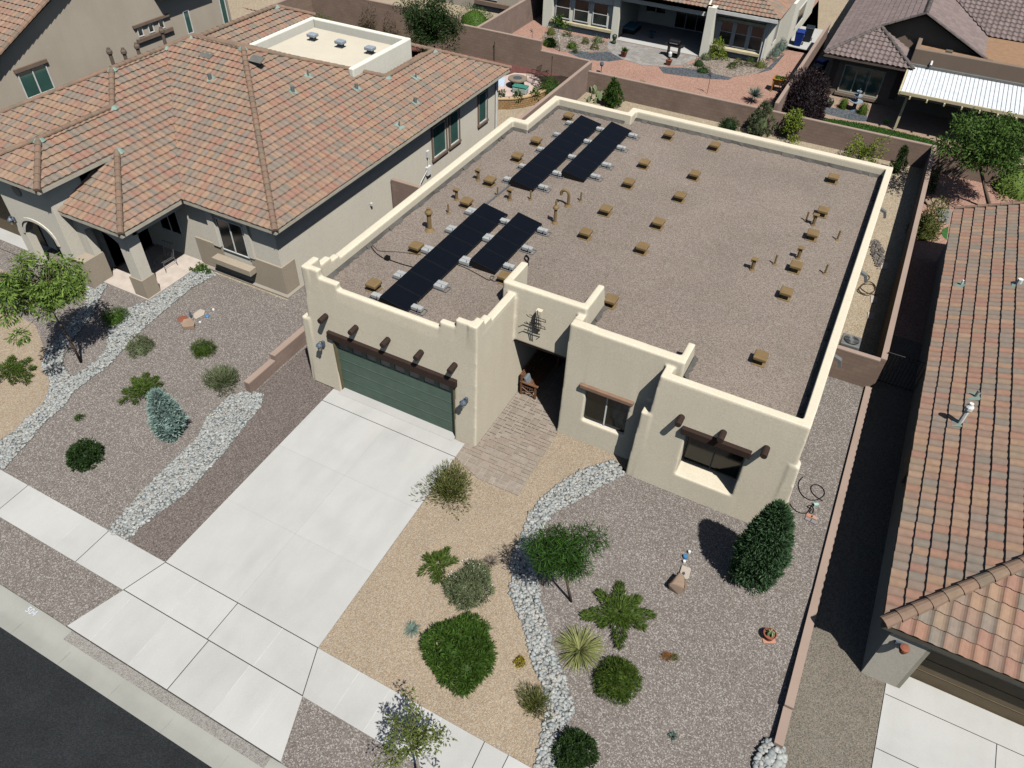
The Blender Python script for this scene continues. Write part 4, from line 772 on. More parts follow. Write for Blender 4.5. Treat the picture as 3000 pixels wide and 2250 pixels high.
# foam roof box
m = M(); x0, x1, y0, y1 = -15.75, -9.12, 14.2, 19.35
for a in ((x0, x0 + 0.3, y0, y1), (x1 - 0.3, x1, y0, y1), (x0 + 0.3, x1 - 0.3, y1 - 0.3, y1), (x0 + 0.3, x1 - 0.3, y0, y0 + 0.3)): m.box(a[0], a[1], a[2], a[3], 3.0, 5.62 if a[2] > 15 or a[1] - a[0] < 1 else 5.2)
m.build('roof_parapet', STUCW, lh, bevel=0.06); m = M(); m.box(x0 + 0.3, x1 - 0.3, y0 + 0.3, y1 - 0.3, 3.2, 5.14); m.build('flat_roof', FOAM, lh)
for px in ((880, 405), (1215, 487), (1572, 563)):
    q = at(kh(*px), 5.5); m = M(); m.cbox((q[0], q[1], 5.24), (0.26, 0.26, 0.2)); v_ = m.build('roof_vent', FOAM, lh); m = M(); m.cbox((q[0], q[1], 5.44), (0.5, 0.42, 0.16)); m.build('vent_cap', plain('galvanised', (176, 186, 194), 0.4, 0.1), v_, bevel=0.03)

# ------------------------------------------------------------------ two storey house far left
th = thing('two_storey_house', (-30, 12, 0), 'tall taupe stucco house at the far upper left with green curtained windows', 'house')
m = M(); XW = -25.0
m.slab([(XW, 0, 0), (XW, 22.1, 0), (XW, 22.1, 7.6), (XW, 11.5, 7.6), (XW, 6.7, 5.45), (XW, 0, 2.4)], (-9, 0, 0)); m.build('wall', STUCG, th)
m = M(); tile_face(m, [(XW + 0.35, 0.5), (XW + 0.35, 13.0), (-38, 13.0), (-38, 0.5)], (-30, 0.5), (0, 1), 2.8, 0.46); m.build('roof', [TILE, UNDER], th)
m = M(); ridge(m, (XW + 0.3, 0.6, 2.9), (XW + 0.3, 13.0, 8.62), 0.15); m.build('ridge_caps', CAPT, th)
m = M(); m.hexa([(XW - 2, 16.6, 5.75), (XW + 0.6, 16.6, 5.75), (XW + 0.6, 20.4, 5.75), (XW - 2, 20.4, 5.75)], [(XW - 2, 16.6, 6.1), (XW + 0.6, 16.6, 5.95), (XW + 0.6, 20.4, 5.95), (XW - 2, 20.4, 6.1)]); m.build('balcony_eave', CAPT, th)
def yz(p): q = onx(p, XW); return q[1], q[2]
def xwin(pts, gm=GLASSG, mull=0, lint=True):
    a = [yz(k00(*p)) for p in pts]; ya = min(q[0] for q in a); yb = max(q[0] for q in a); za = min(q[1] for q in a); zb = max(q[1] for q in a)
    window(th, ya, yb, XW, za, zb, WHITE, gm, mull, 0.06, 'y', 1)
    return ya, yb, za, zb
a = xwin([(115, 475), (290, 405), (345, 580), (175, 640)], mull=1); m = M(); m.box(XW, XW + 0.12, a[0] - 0.1, a[1] + 0.1, a[3], a[3] + 0.18); m.build('window_lintel', TRIMB, th)
y0w, z0w = yz(k00(895, 235)); y1w, z1w = yz(k00(1085, 118)); ym = (y1w - y0w) / 3
zt = yz(k00(900, 178))[1]; zb = yz(k00(940, 228))[1]
for i in range(3): window(th, y0w + i * ym + 0.02, y0w + i * ym + 0.42, XW, zb, zt, WHITE, GLASS, 0, 0.06, 'y', 1)
m = M(); m.box(XW, XW + 0.12, y0w - 0.2, y1w + 0.1, zt + 0.05, zt + 0.2); m.build('window_lintel', TRIMB, th); m = M(); m.box(XW, XW + 0.15, y0w - 0.2, y1w + 0.1, zb - 0.25, zb - 0.05); m.build('window_sill', TRIMB, th)
xwin([(1180, 75), (1215, 60), (1255, 205), (1220, 225)]); xwin([(1410, -20), (1445, -20), (1485, 140), (1455, 160)])
m = M(); m.tube([(XW + 0.1, 21.95, 0), (XW + 0.1, 21.95, 7.0)], 0.06, 8); m.build('downspout', plain('taupe_metal', (170, 160, 144)), th)

# ------------------------------------------------------------------ block walls
def bwall(a, b, z0, z1, label, th_=0.2, cap=CAP, mat=CMU, posts=()):
    t = thing('block_wall', ((a[0] + b[0]) / 2, (a[1] + b[1]) / 2, z0), label, 'wall'); d = Vector((b[0] - a[0], b[1] - a[1])).normalized(); n_ = Vector((-d.y, d.x)) * th_ / 2
    q = [(a[0] - n_.x, a[1] - n_.y), (b[0] - n_.x, b[1] - n_.y), (b[0] + n_.x, b[1] + n_.y), (a[0] + n_.x, a[1] + n_.y)]
    m = M(); m.prism(q, z0 - 0.3, z1 - 0.07); m.build('blockwork', mat, t); n2 = n_ * 1.06; q = [(a[0] - n2.x, a[1] - n2.y), (b[0] - n2.x, b[1] - n2.y), (b[0] + n2.x, b[1] + n2.y), (a[0] + n2.x, a[1] + n2.y)]
    m = M(); m.prism(q, z1 - 0.07, z1); m.build('cap', cap, t); return t
bwall((-3.3, 30.85), (17.7, 30.85), 0, 1.37, 'long brown block wall behind the adobe house back yard')
bwall((17.7, 30.85), (17.7, 10.2), 0, 1.42, 'block wall along the shaded right side of the adobe house')
bwall((17.92, 30.86), (34, 30.86), 0, 1.38, 'block wall behind the leafy tree in the right neighbour yard')
bwall((15.98, 10.1), (17.59, 10.1), 0, 1.42, 'short block return wall in front of the air conditioner')
bwall((-3.4, 31.3), (-3.4, 11.95), 0, 1.8, 'tall block wall between the adobe house and the left neighbour', mat=CMUL)
bwall((-5.62, 11.85), (-3.3, 11.85), 0, 1.8, 'short block wall piece touching the long wall of the left house', mat=CMUL)
bwall((-7.05, 31.4), (-3.5, 31.4), 0, 1.8, 'lowest stepped block wall section behind the round fire table')
bwall((-13.3, 31.4), (-7.05, 31.4), 0, 2.4, 'middle stepped block wall section behind the round patio')
bwall((-26.1, 31.4), (-13.3, 31.4), 0, 2.75, 'highest block wall section behind the tall dark tree and reddish shrubs')
bwall((-26.2, 18.0), (-26.2, 31.5), 0, 2.6, 'block wall side return meeting the highest section at the upper left')
bwall((-12.8, 31.6), (-12.8, 52), 0, 1.85, 'block wall dividing the two yards beyond the back wall', mat=CMUL)
bwall((8.75, 31.0), (8.75, 47.9), 0, 1.8, 'pinkish block wall between the ivory house and the mauve roofed house', mat=CMUL)
m = M()
t = bwall((17.63, 10.0), (17.63, -4.0), -0.2, 0.11, 'low pink capped retaining wall right of the front yard', 0.22, mat=CMUL)
bwall((17.63, -4.0), (17.63, -5.05), -0.3, -0.0, 'lowest end step of the right retaining wall by the stone heap', 0.22, mat=CMUL)
bwall((-2.98, -0.2), (-2.98, 3.4), 0, 0.68, 'higher step of the low pink wall beside the garage', 0.24, mat=CMUL)
bwall((-2.98, -1.68), (-2.98, -0.22), -0.1, 0.46, 'lower step of the low pink wall beside the garage', 0.24, mat=CMUL)

# ------------------------------------------------------------------ right neighbour
rh = thing('tiled_house', (26, 8, 0), 'house at the right edge with long tan and salmon tiled roof and brown garage door', 'house')
PR = 0.40; EX, EY, EZ = 18.92, -2.08, 2.45; m = M()
tile_face(m, [(EX, EY), (EX, 21.5), (EX + 9.4, 21.5), (EX + 9.4, EY + 9.4)], (EX, EY), (1, 0), EZ, PR, 0.30, 0.42, 0.075)
tile_face(m, [(EX, EY), (34.0, EY), (34, EY + 9.4), (EX + 9.4, EY + 9.4)], (EX, EY), (0, 1), EZ, PR, 0.34, 0.42, 0.06, 1.9); m.build('roof', [TILE, UNDER], rh)
m = M(); ridge(m, (EX, EY, EZ + 0.05), (EX + 9.4, EY + 9.4, EZ + 9.4 * PR + 0.05), 0.16, 0.42); m.build('ridge_caps', CAPT, rh)
m = M(); ridge(m, (EX + 0.05, 21.45, EZ + 0.07), (EX + 9.4, 21.45, EZ + 9.4 * PR + 0.06), 0.08, 0.42); m.build('rake_tiles', CAPT, rh)
m = M(); eave(m, (EX, EY), (EX, 21.5), (1, 0), EZ, 0.4, 0.18); eave(m, (EX + 0.05, EY), (34, EY - 0.002), (0, 1), EZ - 0.002, 0.2, 0.18); m.build('fascia', plain('olive_fascia', (98, 94, 82)), rh)
m = M(); m.box(19.22, 30, -1.4, 21.0, -0.3, 2.55); m.box(19.22, 20.12, -1.98, -1.4, -0.3, 2.5); m.box(20.12, 30, -1.98, -1.4, 2.1, 2.5); m.build('wall', stucco('stone_stucco', (206, 198, 182), 0.84), rh)
m = M(); m.box(20.12, 29.9, -1.46, -1.4, -0.12, 2.1)
for z in (0.4, 0.95, 1.5, 2.0): m.box(20.12, 29.9, -1.475, -1.46, z - 0.012, z + 0.012)
m.build('garage_door', DOORB, rh); m = M(); m.box(20.12, 20.22, -1.97, -1.48, -0.1, 2.1); m.build('door_jamb', plain('grey_jamb', (180, 174, 156)), rh)
q = ony(k25(1440, 865), -2.1); m = M(); m.cbox((q[0] - 0.05, -2.03, q[2] - 0.12), (0.3, 0.06, 0.14)); lm = m.build('wall_lamp', PEWT, rh); m = M(); m.lathe((q[0], -2.2, q[2] - 0.15), [(0.08, 0), (0.12, 0.12), (0.12, 0.2), (0.06, 0.22)], 12); m.build('lamp_shade', TERRA, lm)
def onRR(p): return onR(p, (EX, EY), (1, 0), EZ, PR)
q = onRR(k27(1790, 1200)); roof_pipe(rh, *q, 0.62, 0.075, mat=WHITE, cap=True, p=(PR, 0))
q = onRR(k27(1890, 1030)); roof_pipe(rh, *q, 0.32, 0.04, mat=GREYM, p=(PR, 0)); q = onRR(k27(1800, 305)); roof_pipe(rh, *q, 0.28, 0.04, mat=WHITE, p=(PR, 0)); q = onRR(k27(2170, 300)); roof_pipe(rh, *q, 0.28, 0.1, mat=WHITE, p=(PR, 0))
m = M(); m.box(19.1, 19.2, 4.6, 5.9, 1.0, 2.3); m.build('side_window', plain('shade_sash', (120, 116, 104)), rh)
m = M(); m.prism([(19.9, SW0 + 0.01), (34, SW0 + 0.01), (34, -2.04), (19.9, -2.04)], -0.6, -0.5); 
m = M(); flat(m, [(19.9, SW0), (34, SW0), (34, -1.5), (19.88, -1.5)], 0.03); m.cur = 1
for a, b in (((19.9, -2.3), (34, -2.3)), ((19.9, -3.86), (34, -3.86)), ((22.66, -2.3), (22.66, SW0)), ((25.5, -2.3), (25.5, SW0))): strip(m, a, b, 0.02, 0.034)
struct(m.build('driveway', [CONC, JOINT]))
m = M(); flat(m, [(-24, SW0), (-17.55, SW0), (-17.35, 1.2), (-24, 1.2)], 0.03); m.cur = 1; strip(m, (-24, 0.0), (-17.4, 0.0), 0.02, 0.034); struct(m.build('driveway', [CONC, JOINT]))
gt = thing('iron_gate', (18.45, 10.6, 0), 'dark iron gate in the deep shade between the retaining wall and the right house', 'gate')
m = M()
for i in range(12): m.tube([(17.8 + i * 0.125, 10.6, 0.05), (17.8 + i * 0.125, 10.6, 1.5)], 0.01, 4)
m.build('bars', IRON, gt); m = M(); m.tube([(17.78, 10.6, 0.1), (19.18, 10.6, 0.1), (19.18, 10.6, 1.5), (17.78, 10.6, 1.5), (17.78, 10.6, 0.1)], 0.02, 4); m.build('frame', IRON, gt)

# ------------------------------------------------------------------ back yards
sheet('back_gravel', [(-3.3, 19.3), (15.7, 19.3), (15.7, 10.1), (17.6, 10.1), (17.6, 30.8), (-3.3, 30.8)], LTANG, 0.004)
sheet('pink_gravel', [(-12.7, 31.5), (8.7, 31.0), (8.7, 46.0), (6.2, 46.0), (6.2, 60), (-12.7, 60)], PINKG, 0.004)
sheet('stone_chips', GP(kb, [(330, 480), (550, 560), (700, 555), (1050, 570), (1040, 450), (900, 420), (640, 370), (450, 300), (330, 380)]), BARKG, 0.010)
sheet('slate_band', GP(kb, [(590, 560), (720, 620), (850, 650), (1050, 665), (1195, 645), (1130, 590), (1050, 560), (850, 570), (700, 545)]), SLATEG, 0.014)
sheet('stone_chips', GP(ke, [(0, 830), (120, 820), (300, 720), (560, 735), (1060, 810), (1150, 800), (1090, 900), (900, 960), (600, 1010), (420, 1000), (250, 960), (0, 880)]), BARKG, 0.010)
sheet('slate_band', GP(ke, [(0, 880), (150, 900), (420, 960), (640, 1010), (600, 1035), (300, 1020), (0, 985), (-250, 950), (-310, 870)]), SLATEG, 0.014)
sheet('slate_band', GP(ke, [(950, 960), (900, 975), (1150, 905), (1330, 700), (1200, 780), (1100, 880)]), SLATEG, 0.014)
m = M(); m.prism([(6.35, 46.8), (8.6, 46.6), (8.6, 52), (6.35, 52)], -0.1, 0.05); struct(m.build('bin_pad', CONC))
sheet('patio_ground', [(8.9, 31.0), (34, 31.0), (34, 39.0), (8.9, 39.0)], plain('flag_paving', (176, 150, 130)), 0.004)
sheet('slate_chips', GP(k20, [(850, 760), (920, 690), (1190, 735), (1200, 790), (1100, 780), (930, 740)]), SLATEG, 0.010)
sheet('neighbour_yard', [(17.85, 14.0), (19.2, 14.0), (19.2, 20.3), (34, 20.3), (34, 30.7), (17.85, 30.7)], PINKG, 0.004)
sheet('neighbour_path', GP(kk, [(770, 920), (870, 870), (1040, 930), (1000, 1140), (830, 1080)]), plain('grey_path', (140, 140, 134)), 0.010)
sheet('turf_disc', GP(kk, [(990, 1180), (900, 1220), (865, 1280), (900, 1350), (960, 1400)]), plain('turf', (60, 110, 52)), 0.012)
sheet('passage_gravel', [(-5.45, -0.0), (-3.1, 0.0), (-3.1, 3.4), (-1.05, 3.4), (-1.05, 15.4), (-0.2, 15.4), (-0.2, 19.4), (-3.3, 19.4), (-3.3, 11.9), (-5.45, 11.9)], GREYG, 0.004)
sheet('side_gravel', [(-5.45, 11.9), (-3.5, 11.9), (-3.5, 26.5), (-5.45, 25.6)], plain('pink_sand', (200, 168, 144)), 0.006)
# raised round patio of the left yard
ter = [tuple(at(kg(*p), 0.55)[:2]) for p in ((1295, 1085), (1450, 1085), (1600, 1068), (1750, 1030), (1860, 980), (1960, 900))]
ter = [(-8.5, 24.4)] + [p for p in ter]; ter[-1] = (-3.55, max(ter[-1][1], 28.0)); tt = thing('garden_retaining_wall', (-6, 25.5, 0), 'curved tan stone retaining wall below the fire table patio', 'garden wall')
m = M(); n = len(ter)
for i in range(n - 1):
    a, b = ter[i], ter[i + 1]; d = Vector((b[0] - a[0], b[1] - a[1])).normalized(); nn = Vector((-d.y, d.x)) * 0.22
    m.hexa([(a[0], a[1], 0), (b[0], b[1], 0), (b[0] + nn.x, b[1] + nn.y, 0), (a[0] + nn.x, a[1] + nn.y, 0)], [(a[0], a[1], 0.58), (b[0], b[1], 0.58), (b[0] + nn.x, b[1] + nn.y, 0.58), (a[0] + nn.x, a[1] + nn.y, 0.58)])
m.build('stonework', GSTONE, tt); m = M()
for i in range(n - 1):
    a, b = ter[i], ter[i + 1]; d = Vector((b[0] - a[0], b[1] - a[1])).normalized(); nn = Vector((-d.y, d.x)) * 0.28; o_ = Vector((d.y, -d.x)) * 0.03
    m.hexa([(a[0] + o_.x, a[1] + o_.y, 0.582), (b[0] + o_.x, b[1] + o_.y, 0.582), (b[0] + nn.x, b[1] + nn.y, 0.582), (a[0] + nn.x, a[1] + nn.y, 0.582)], [(a[0] + o_.x, a[1] + o_.y, 0.65), (b[0] + o_.x, b[1] + o_.y, 0.65), (b[0] + nn.x, b[1] + nn.y, 0.65), (a[0] + nn.x, a[1] + nn.y, 0.65)])
m.build('coping', plain('tan_coping', (214, 184, 140)), tt)
m = M(); m.prism([(p[0], p[1] + 0.06) for p in ter] + [(-3.52, 31.28), (-26.0, 31.28), (-26.0, 24.4)], 0.0, 0.50); struct(m.build('terrace', SOILG))
m = M(); m.prism([(-26, 28.5), (-9.4, 28.6), (-8.2, 30.2), (-6.6, 30.4), (-5.4, 31.25), (-26, 31.25)], 0.50, 0.512); struct(m.build('red_gravel', REDG))
pat = [tuple(at(kg(*p), 0.6)[:2]) for p in ((1250, 1040), (1400, 1042), (1550, 1035), (1700, 1000), (1800, 930), (1780, 850), (1690, 800), (1500, 785), (1300, 850), (1240, 900))]
m = M(); m.prism(pat, 0.5, 0.60); struct(m.build('round_patio', plain('pink_patio', (216, 192, 180), k=0.76)))

# ------------------------------------------------------------------ ivory house beyond the back wall
wh = thing('ivory_house', (-2.5, 44, 0), 'ivory stucco house beyond the back wall with a deep shaded patio and two bay windows', 'house')
m = M(); m.box(-11.4, -5.45, 41.2, 50, -0.1, 3.2); m.box(-11.5, -10.7, 40.9, 41.2, -0.1, 3.2); m.box(-5.75, -5.25, 40.9, 41.2, -0.1, 3.2); m.box(-5.45, 1.4, 46.0, 50, -0.1, 3.2)
m.box(-5.25, 1.25, 41.2, 41.55, 2.72, 3.4); m.box(1.2, 1.75, 41.0, 46, -0.1, 3.4); m.box(1.75, 5.6, 42.25, 50, -0.1, 3.2); m.box(5.6, 6.35, 45.9, 56, -0.1, 3.2)
m.box(5.25, 5.6, 41.9, 42.25, -0.1, 3.0); m.box(-5.45, 1.4, 41.2, 46.0, 3.0, 3.4); m.build('wall', STUCW, wh)
m = M(); m.box(-10.7, -5.75, 41.02, 41.2, 0.0, 0.55); m.box(-10.7, -5.75, 41.02, 41.2, 2.35, 3.2); m.build('bay_panel', STUCW, wh)
for x0 in (-10.55, -9.0, -7.45): window(wh, x0, x0 + 1.25, 41.17, 0.75, 2.35, WHITE, GLASSV, 0, 0.07, rail=0.5)
m = M(); m.box(-10.8, -5.7, 40.75, 41.02, 0.5, 0.68); m.build('window_sill', CREAM, wh); m = M(); m.box(1.8, 5.3, 41.95, 42.25, 2.45, 2.62); m.build('window_lintel', CREAM, wh)
for x0 in (2.05, 3.15, 4.25): window(wh, x0, x0 + 0.95, 42.22, 0.75, 2.4, WHITE, GLASSV, 0, 0.06, rail=0.55)
m = M(); m.box(1.8, 5.3, 41.8, 42.25, 0.5, 0.66); m.build('window_sill', CREAM, wh)
window(wh, 44.0, 45.2, 5.62, 0.8, 2.3, WHITE, GLASSV, 0, 0.06, 'y', 1); window(wh, 48.0, 51.0, 6.37, 0.9, 2.3, WHITE, GLASSV, 0, 0.06, 'y', 1)
m = M(); m.prism([(-5.25, 41.0), (1.2, 41.0), (1.2, 46.0), (-5.25, 46.0)], -0.1, 0.06); m.build('patio_slab', CONC, wh)
window(wh, -2.4, 0.2, 45.97, 0.1, 2.3, WHITE, GLASS, 2, 0.06); window(wh, -4.9, -3.2, 45.97, 0.9, 2.2, WHITE, GLASS, 1, 0.06)
m = M(); m.box(-12, -5.6, 40.55, 41.2, 3.2, 3.42); m.build('fascia', WHITE, wh); m = M(); m.box(1.0, 6.05, 41.35, 42.2, 3.0, 3.22); m.build('fascia', WHITE, wh)
m = M(); tile_face(m, [(1.2, 41.4), (6.15, 41.4), (3.7, 43.85), (1.2, 43.85)], (1.2, 41.4), (0, 1), 3.25, 0.42, 0.3, 0.38); tile_face(m, [(6.15, 41.4), (6.15, 60), (3.7, 60), (3.7, 43.85)], (6.15, 41.4), (-1, 0), 3.25, 0.42)
tile_face(m, [(-12, 40.5), (1.2, 40.5), (1.2, 46), (-12, 46)], (0, 40.5), (0, 1), 3.43, 0.42); m.build('roof', [TILE, UNDER], wh)
m = M(); m.tube([(5.5, 41.75, 3.0), (5.45, 41.85, 2.6), (5.45, 41.85, 0.1)], 0.05, 8); m.build('downspout', WHITE, wh)

# ------------------------------------------------------------------ mauve roofed house
ph = thing('mauve_roofed_house', (16, 44, 0), 'brown stucco house with mauve S-tiled roofs and a white metal patio cover, upper right', 'house')
m = M(); PM = 0.49
tile_face(m, [(9.86, 38.2), (12.56, 40.9), (9.86, 40.9)], (9.86, 38.2), (1, 0), 2.7, PM, 0.30, 0.36)
tile_face(m, [(9.86, 40.9), (14.85, 40.9), (14.85, 62), (9.86, 62)], (9.86, 38.2), (1, 0), 2.7, PM, 0.30, 0.36)
tile_face(m, [(9.86, 38.2), (15.26, 38.2), (12.56, 40.9)], (9.86, 38.2), (0, 1), 2.7, PM, 0.32, 0.36, 0.06, 2.1)
tile_face(m, [(15.26, 38.2), (15.26, 40.9), (12.56, 40.9)], (15.26, 38.2), (-1, 0), 2.7, PM)
tile_face(m, [(19.1, 40.9), (19.1, 60), (14.85, 60), (14.85, 40.9)], (19.1, 40.9), (-1, 0), 3.18, 0.46)
tile_face(m, [(19.0, 45.4), (36, 45.4), (36, 60), (14.9, 60), (14.9, 49.4)], (19, 45.4), (0, 1), 3.3, 0.46, 0.34, 0.38, 0.06, 2.1)
m.build('roof', [TILEM, UNDER], ph)
m = M()
for a, b in (((9.86, 38.2, 2.74), (12.56, 40.9, 4.06)), ((15.26, 38.2, 2.74), (12.56, 40.9, 4.06)), ((12.6, 40.92, 4.08), (14.85, 40.92, 5.2)), ((19.1, 40.92, 3.22), (14.85, 40.92, 5.2)), ((14.85, 40.9, 5.22), (14.85, 62, 5.22))): m = M(); ridge(m, a, b, 0.12); m.build('ridge_caps', CAPM, ph)
m = M(); m.box(10.4, 14.95, 39.0, 41.6, -0.1, 2.72); m.box(10.5, 19.0, 41.7, 60, -0.1, 3.0); m.slab([(12.5, 41.4, 2.6), (18.9, 41.4, 2.6), (18.9, 41.4, 3.1), (14.85, 41.4, 5.0), (12.6, 41.4, 3.9)], (0, 0.25, 0)); m.build('wall', STUCB, ph)
m = M(); m.box(14.95, 30, 39.0, 39.3, -0.1, 3.72); m.box(14.95, 15.2, 39.3, 41.3, 2.5, 3.72); m.build('parapet', STUCB, ph, bevel=0.04)
m = M(); m.box(15.2, 30, 39.3, 46.2, 3.0, 3.3); m.build('flat_roof', SEPR, ph)
for x, y in ((16.9, 40.4), (19.2, 39.9)): m = M(); m.cbox((x, y, 3.44), (0.4, 0.3, 0.2)); m.build('roof_vent', plain('olive_vent', (120, 108, 90)), ph, bevel=0.02)
m = M(); m.tube([(16.15, 39.0, 3.15), (16.15, 38.65, 3.0)], 0.07, 8); m.build('scupper', WHITE, ph)
m = M(); eave(m, (9.86, 38.2), (15.26, 38.202), (0, 1), 2.7, 0.5); eave(m, (9.86, 38.2), (9.862, 60), (1, 0), 2.698, 0.5); m.build('fascia', plain('brown_fascia', (110, 96, 86)), ph)
window(ph, 11.3, 13.85, 38.97, 0.35, 2.08, plain('beige_sash', (206, 196, 176)), GLASSG, 2, 0.08); m = M(); m.box(11.2, 13.95, 38.8, 38.99, 0.14, 0.32); m.build('window_sill', STUCB, ph)
for x0 in (10.55, 14.5): 
    m = M(); m.box(x0, x0 + 0.35, 38.94, 38.99, 0.5, 2.2); m.build('shutter', plain('shutter_paint', (88, 78, 72)), ph)
# patio cover: sloping corrugated metal on posts
pc = thing('patio_cover', (19, 36.8, 0), 'white corrugated metal patio cover with cream beams and a slanting shadow post', 'patio cover')
m = M(); x = 15.05
while x < 27.0:
    m.hexa([(x, 34.95, 2.42), (x + 0.20, 34.95, 2.42), (x + 0.20, 38.95, 2.68), (x, 38.95, 2.68)], [(x, 34.95, 2.47), (x + 0.20, 34.95, 2.47), (x + 0.20, 38.95, 2.73), (x, 38.95, 2.73)])
    m.hexa([(x + 0.20, 34.95, 2.40), (x + 0.235, 34.95, 2.40), (x + 0.235, 38.95, 2.66), (x + 0.20, 38.95, 2.66)], [(x + 0.20, 34.95, 2.43), (x + 0.235, 34.95, 2.43), (x + 0.235, 38.95, 2.69), (x + 0.20, 38.95, 2.69)]); x += 0.235
m.build('roof_sheet', DEADC, pc)
m = M(); m.box(15.0, 27, 38.8, 39.0, 2.74, 2.86); m.build('flashing', GREYM, pc)
m = M(); m.box(15.0, 27, 34.85, 34.94, 2.33, 2.50); m.build('front_beam', CREAM, pc); m = M(); m.hexa([(14.93, 34.85, 2.30), (15.03, 34.85, 2.30), (15.03, 38.95, 2.56), (14.93, 38.95, 2.56)], [(14.93, 34.85, 2.48), (15.03, 34.85, 2.48), (15.03, 38.95, 2.74), (14.93, 38.95, 2.74)]); m.build('side_beam', CREAM, pc)
for i in range(12): m = M(); x = 15.6 + i * 0.95; m.hexa([(x, 34.7, 2.18), (x + 0.08, 34.7, 2.18), (x + 0.08, 38.9, 2.42), (x, 38.9, 2.42)], [(x, 34.7, 2.32), (x + 0.08, 34.7, 2.32), (x + 0.08, 38.9, 2.60), (x, 38.9, 2.60)]); m.build('rafter', CREAM, pc)
for x in (15.5, 20.8): m = M(); m.box(x - 0.07, x + 0.07, 35.4, 35.54, 0, 2.2); m.build('post', CREAM, pc)
m = M(); m.box(15.0, 27, 35.38, 35.52, 2.02, 2.18); m.build('carrier_beam', CREAM, pc)

# ------------------------------------------------------------------ house at the top centre left
tb = thing('taupe_house', (-18, 45, 0), 'taupe stucco house cut by the top edge beyond the dark tree', 'house')
m = M(); m.box(-24, -14.1, 41.8, 50, -0.1, 4.0); m.build('wall', STUCG, tb)
window(tb, -17.6, -16.0, 41.77, 0.9, 2.4, WHITE, GLASSV, 0, 0.07); window(tb, -19.8, -18.4, 41.77, 0.9, 2.4, WHITE, GLASSV, 0, 0.07); m = M(); m.box(-18.0, -14.9, 41.55, 41.8, 0.45, 0.75); m.build('window_sill', TRIMB, tb)

# ================================================================== plants
def unit(a): return a / np.maximum(np.linalg.norm(a, axis=1, keepdims=True), 1e-9)
def leaves(Pt, D, L, Wd):
    n = len(Pt); D = unit(D); r_ = unit(rng.normal(size=(n, 3))); S_ = unit(np.cross(D, r_)); L = np.broadcast_to(L, n)[:, None] * rng.uniform(0.7, 1.3, (n, 1)); Wd = np.broadcast_to(Wd, n)[:, None]
    V = np.stack([Pt, Pt + D * L * 0.45 + S_ * Wd / 2, Pt + D * L, Pt + D * L * 0.45 - S_ * Wd / 2], 1).reshape(-1, 3)
    return V, np.arange(4 * n).reshape(n, 4)
def blades(Pt, D, L, Wd, droop):
    n = len(Pt); D = unit(D); S_ = unit(np.cross(D, np.array([[0, 0, 1.0]]) + rng.normal(size=(n, 3)) * 0.15)); L = L[:, None]; V = []
    for t, w_ in ((0, .7), (.35, 1), (.7, .7), (1.0, .12)):
        c = Pt + D * L * t - np.array([[0, 0, 1.0]]) * (droop * L * t * t); V += [c + S_ * Wd * w_ / 2, c - S_ * Wd * w_ / 2]
    V = np.stack(V, 1).reshape(-1, 3); b = 8 * np.arange(n)[:, None]; Fq = np.concatenate([b + np.array([[2 * k, 2 * k + 1, 2 * k + 3, 2 * k + 2]]) for k in range(3)], 0)
    return V, Fq
def corem(c, rx, ry, hz, seed=0, cone=None):
    nu, nv = 22, 11; V = []
    for j in range(nv + 1):
        t = j / nv; z, rr = (t, math.cos(t * math.pi / 2)) if cone is None else (t, cone(t))
        for i in range(nu): a = 6.283 * i / nu; k = 1 + 0.05 * math.sin(3 * a + seed) + 0.04 * math.sin(7 * a + 5 * t); V.append((c[0] + rx * rr * k * math.cos(a), c[1] + ry * rr * k * math.sin(a), c[2] + hz * (math.sin(t * math.pi / 2) if cone is None else t)))
    return np.array(V), np.array([[j * nu + i, j * nu + (i + 1) % nu, (j + 1) * nu + (i + 1) % nu, (j + 1) * nu + i] for j in range(nv) for i in range(nu)])
def merge(V, Fq, V2, F2): return np.concatenate([V, V2]), np.concatenate([Fq, F2 + len(V)])
def dirs(n, zmin=-0.1):
    d = unit(rng.normal(size=(int(n * 2.6) + 50, 3))); return d[d[:, 2] > zmin][:n]
def lumps(d, k=6, amp=0.12):
    f = np.zeros(len(d))
    for _ in range(k):
        a = unit(rng.normal(size=(1, 3)))[0]; f += np.cos(4.2 * (d @ a) + rng.uniform(0, 6)) * amp / math.sqrt(k) * 1.4
    return 1 + f
def base_of(p, h): q = None; z = 0.0
def place(p, h=0.0):                # p = photo position of the blob centre, h = height of that centre above the ground
    return G(p, h)
def clumped(d, n, r3, prof, cs, leaf, lw, up):
    """leaf sprays gathered in clumps on a shell: d = clump directions, r3 = radii, cs = clump size"""
    k = len(d); per = max(4, n // k); c = prof; idx = np.repeat(np.arange(k), per); sz = cs * rng.uniform(0.6, 1.25, k)[idx][:, None]
    u_ = unit(rng.normal(size=(len(idx), 3)) + d[idx] * 0.7); Pt = c[idx] + u_ * sz * rng.uniform(0.2, 1.0, (len(idx), 1)); Pt[:, 2] = np.maximum(Pt[:, 2], 0.01)
    D = u_ * 0.9 + d[idx] * 0.3 + rng.normal(size=u_.shape) * 0.45 + np.array([0, 0, up]); return leaves(Pt, D, leaf, lw)
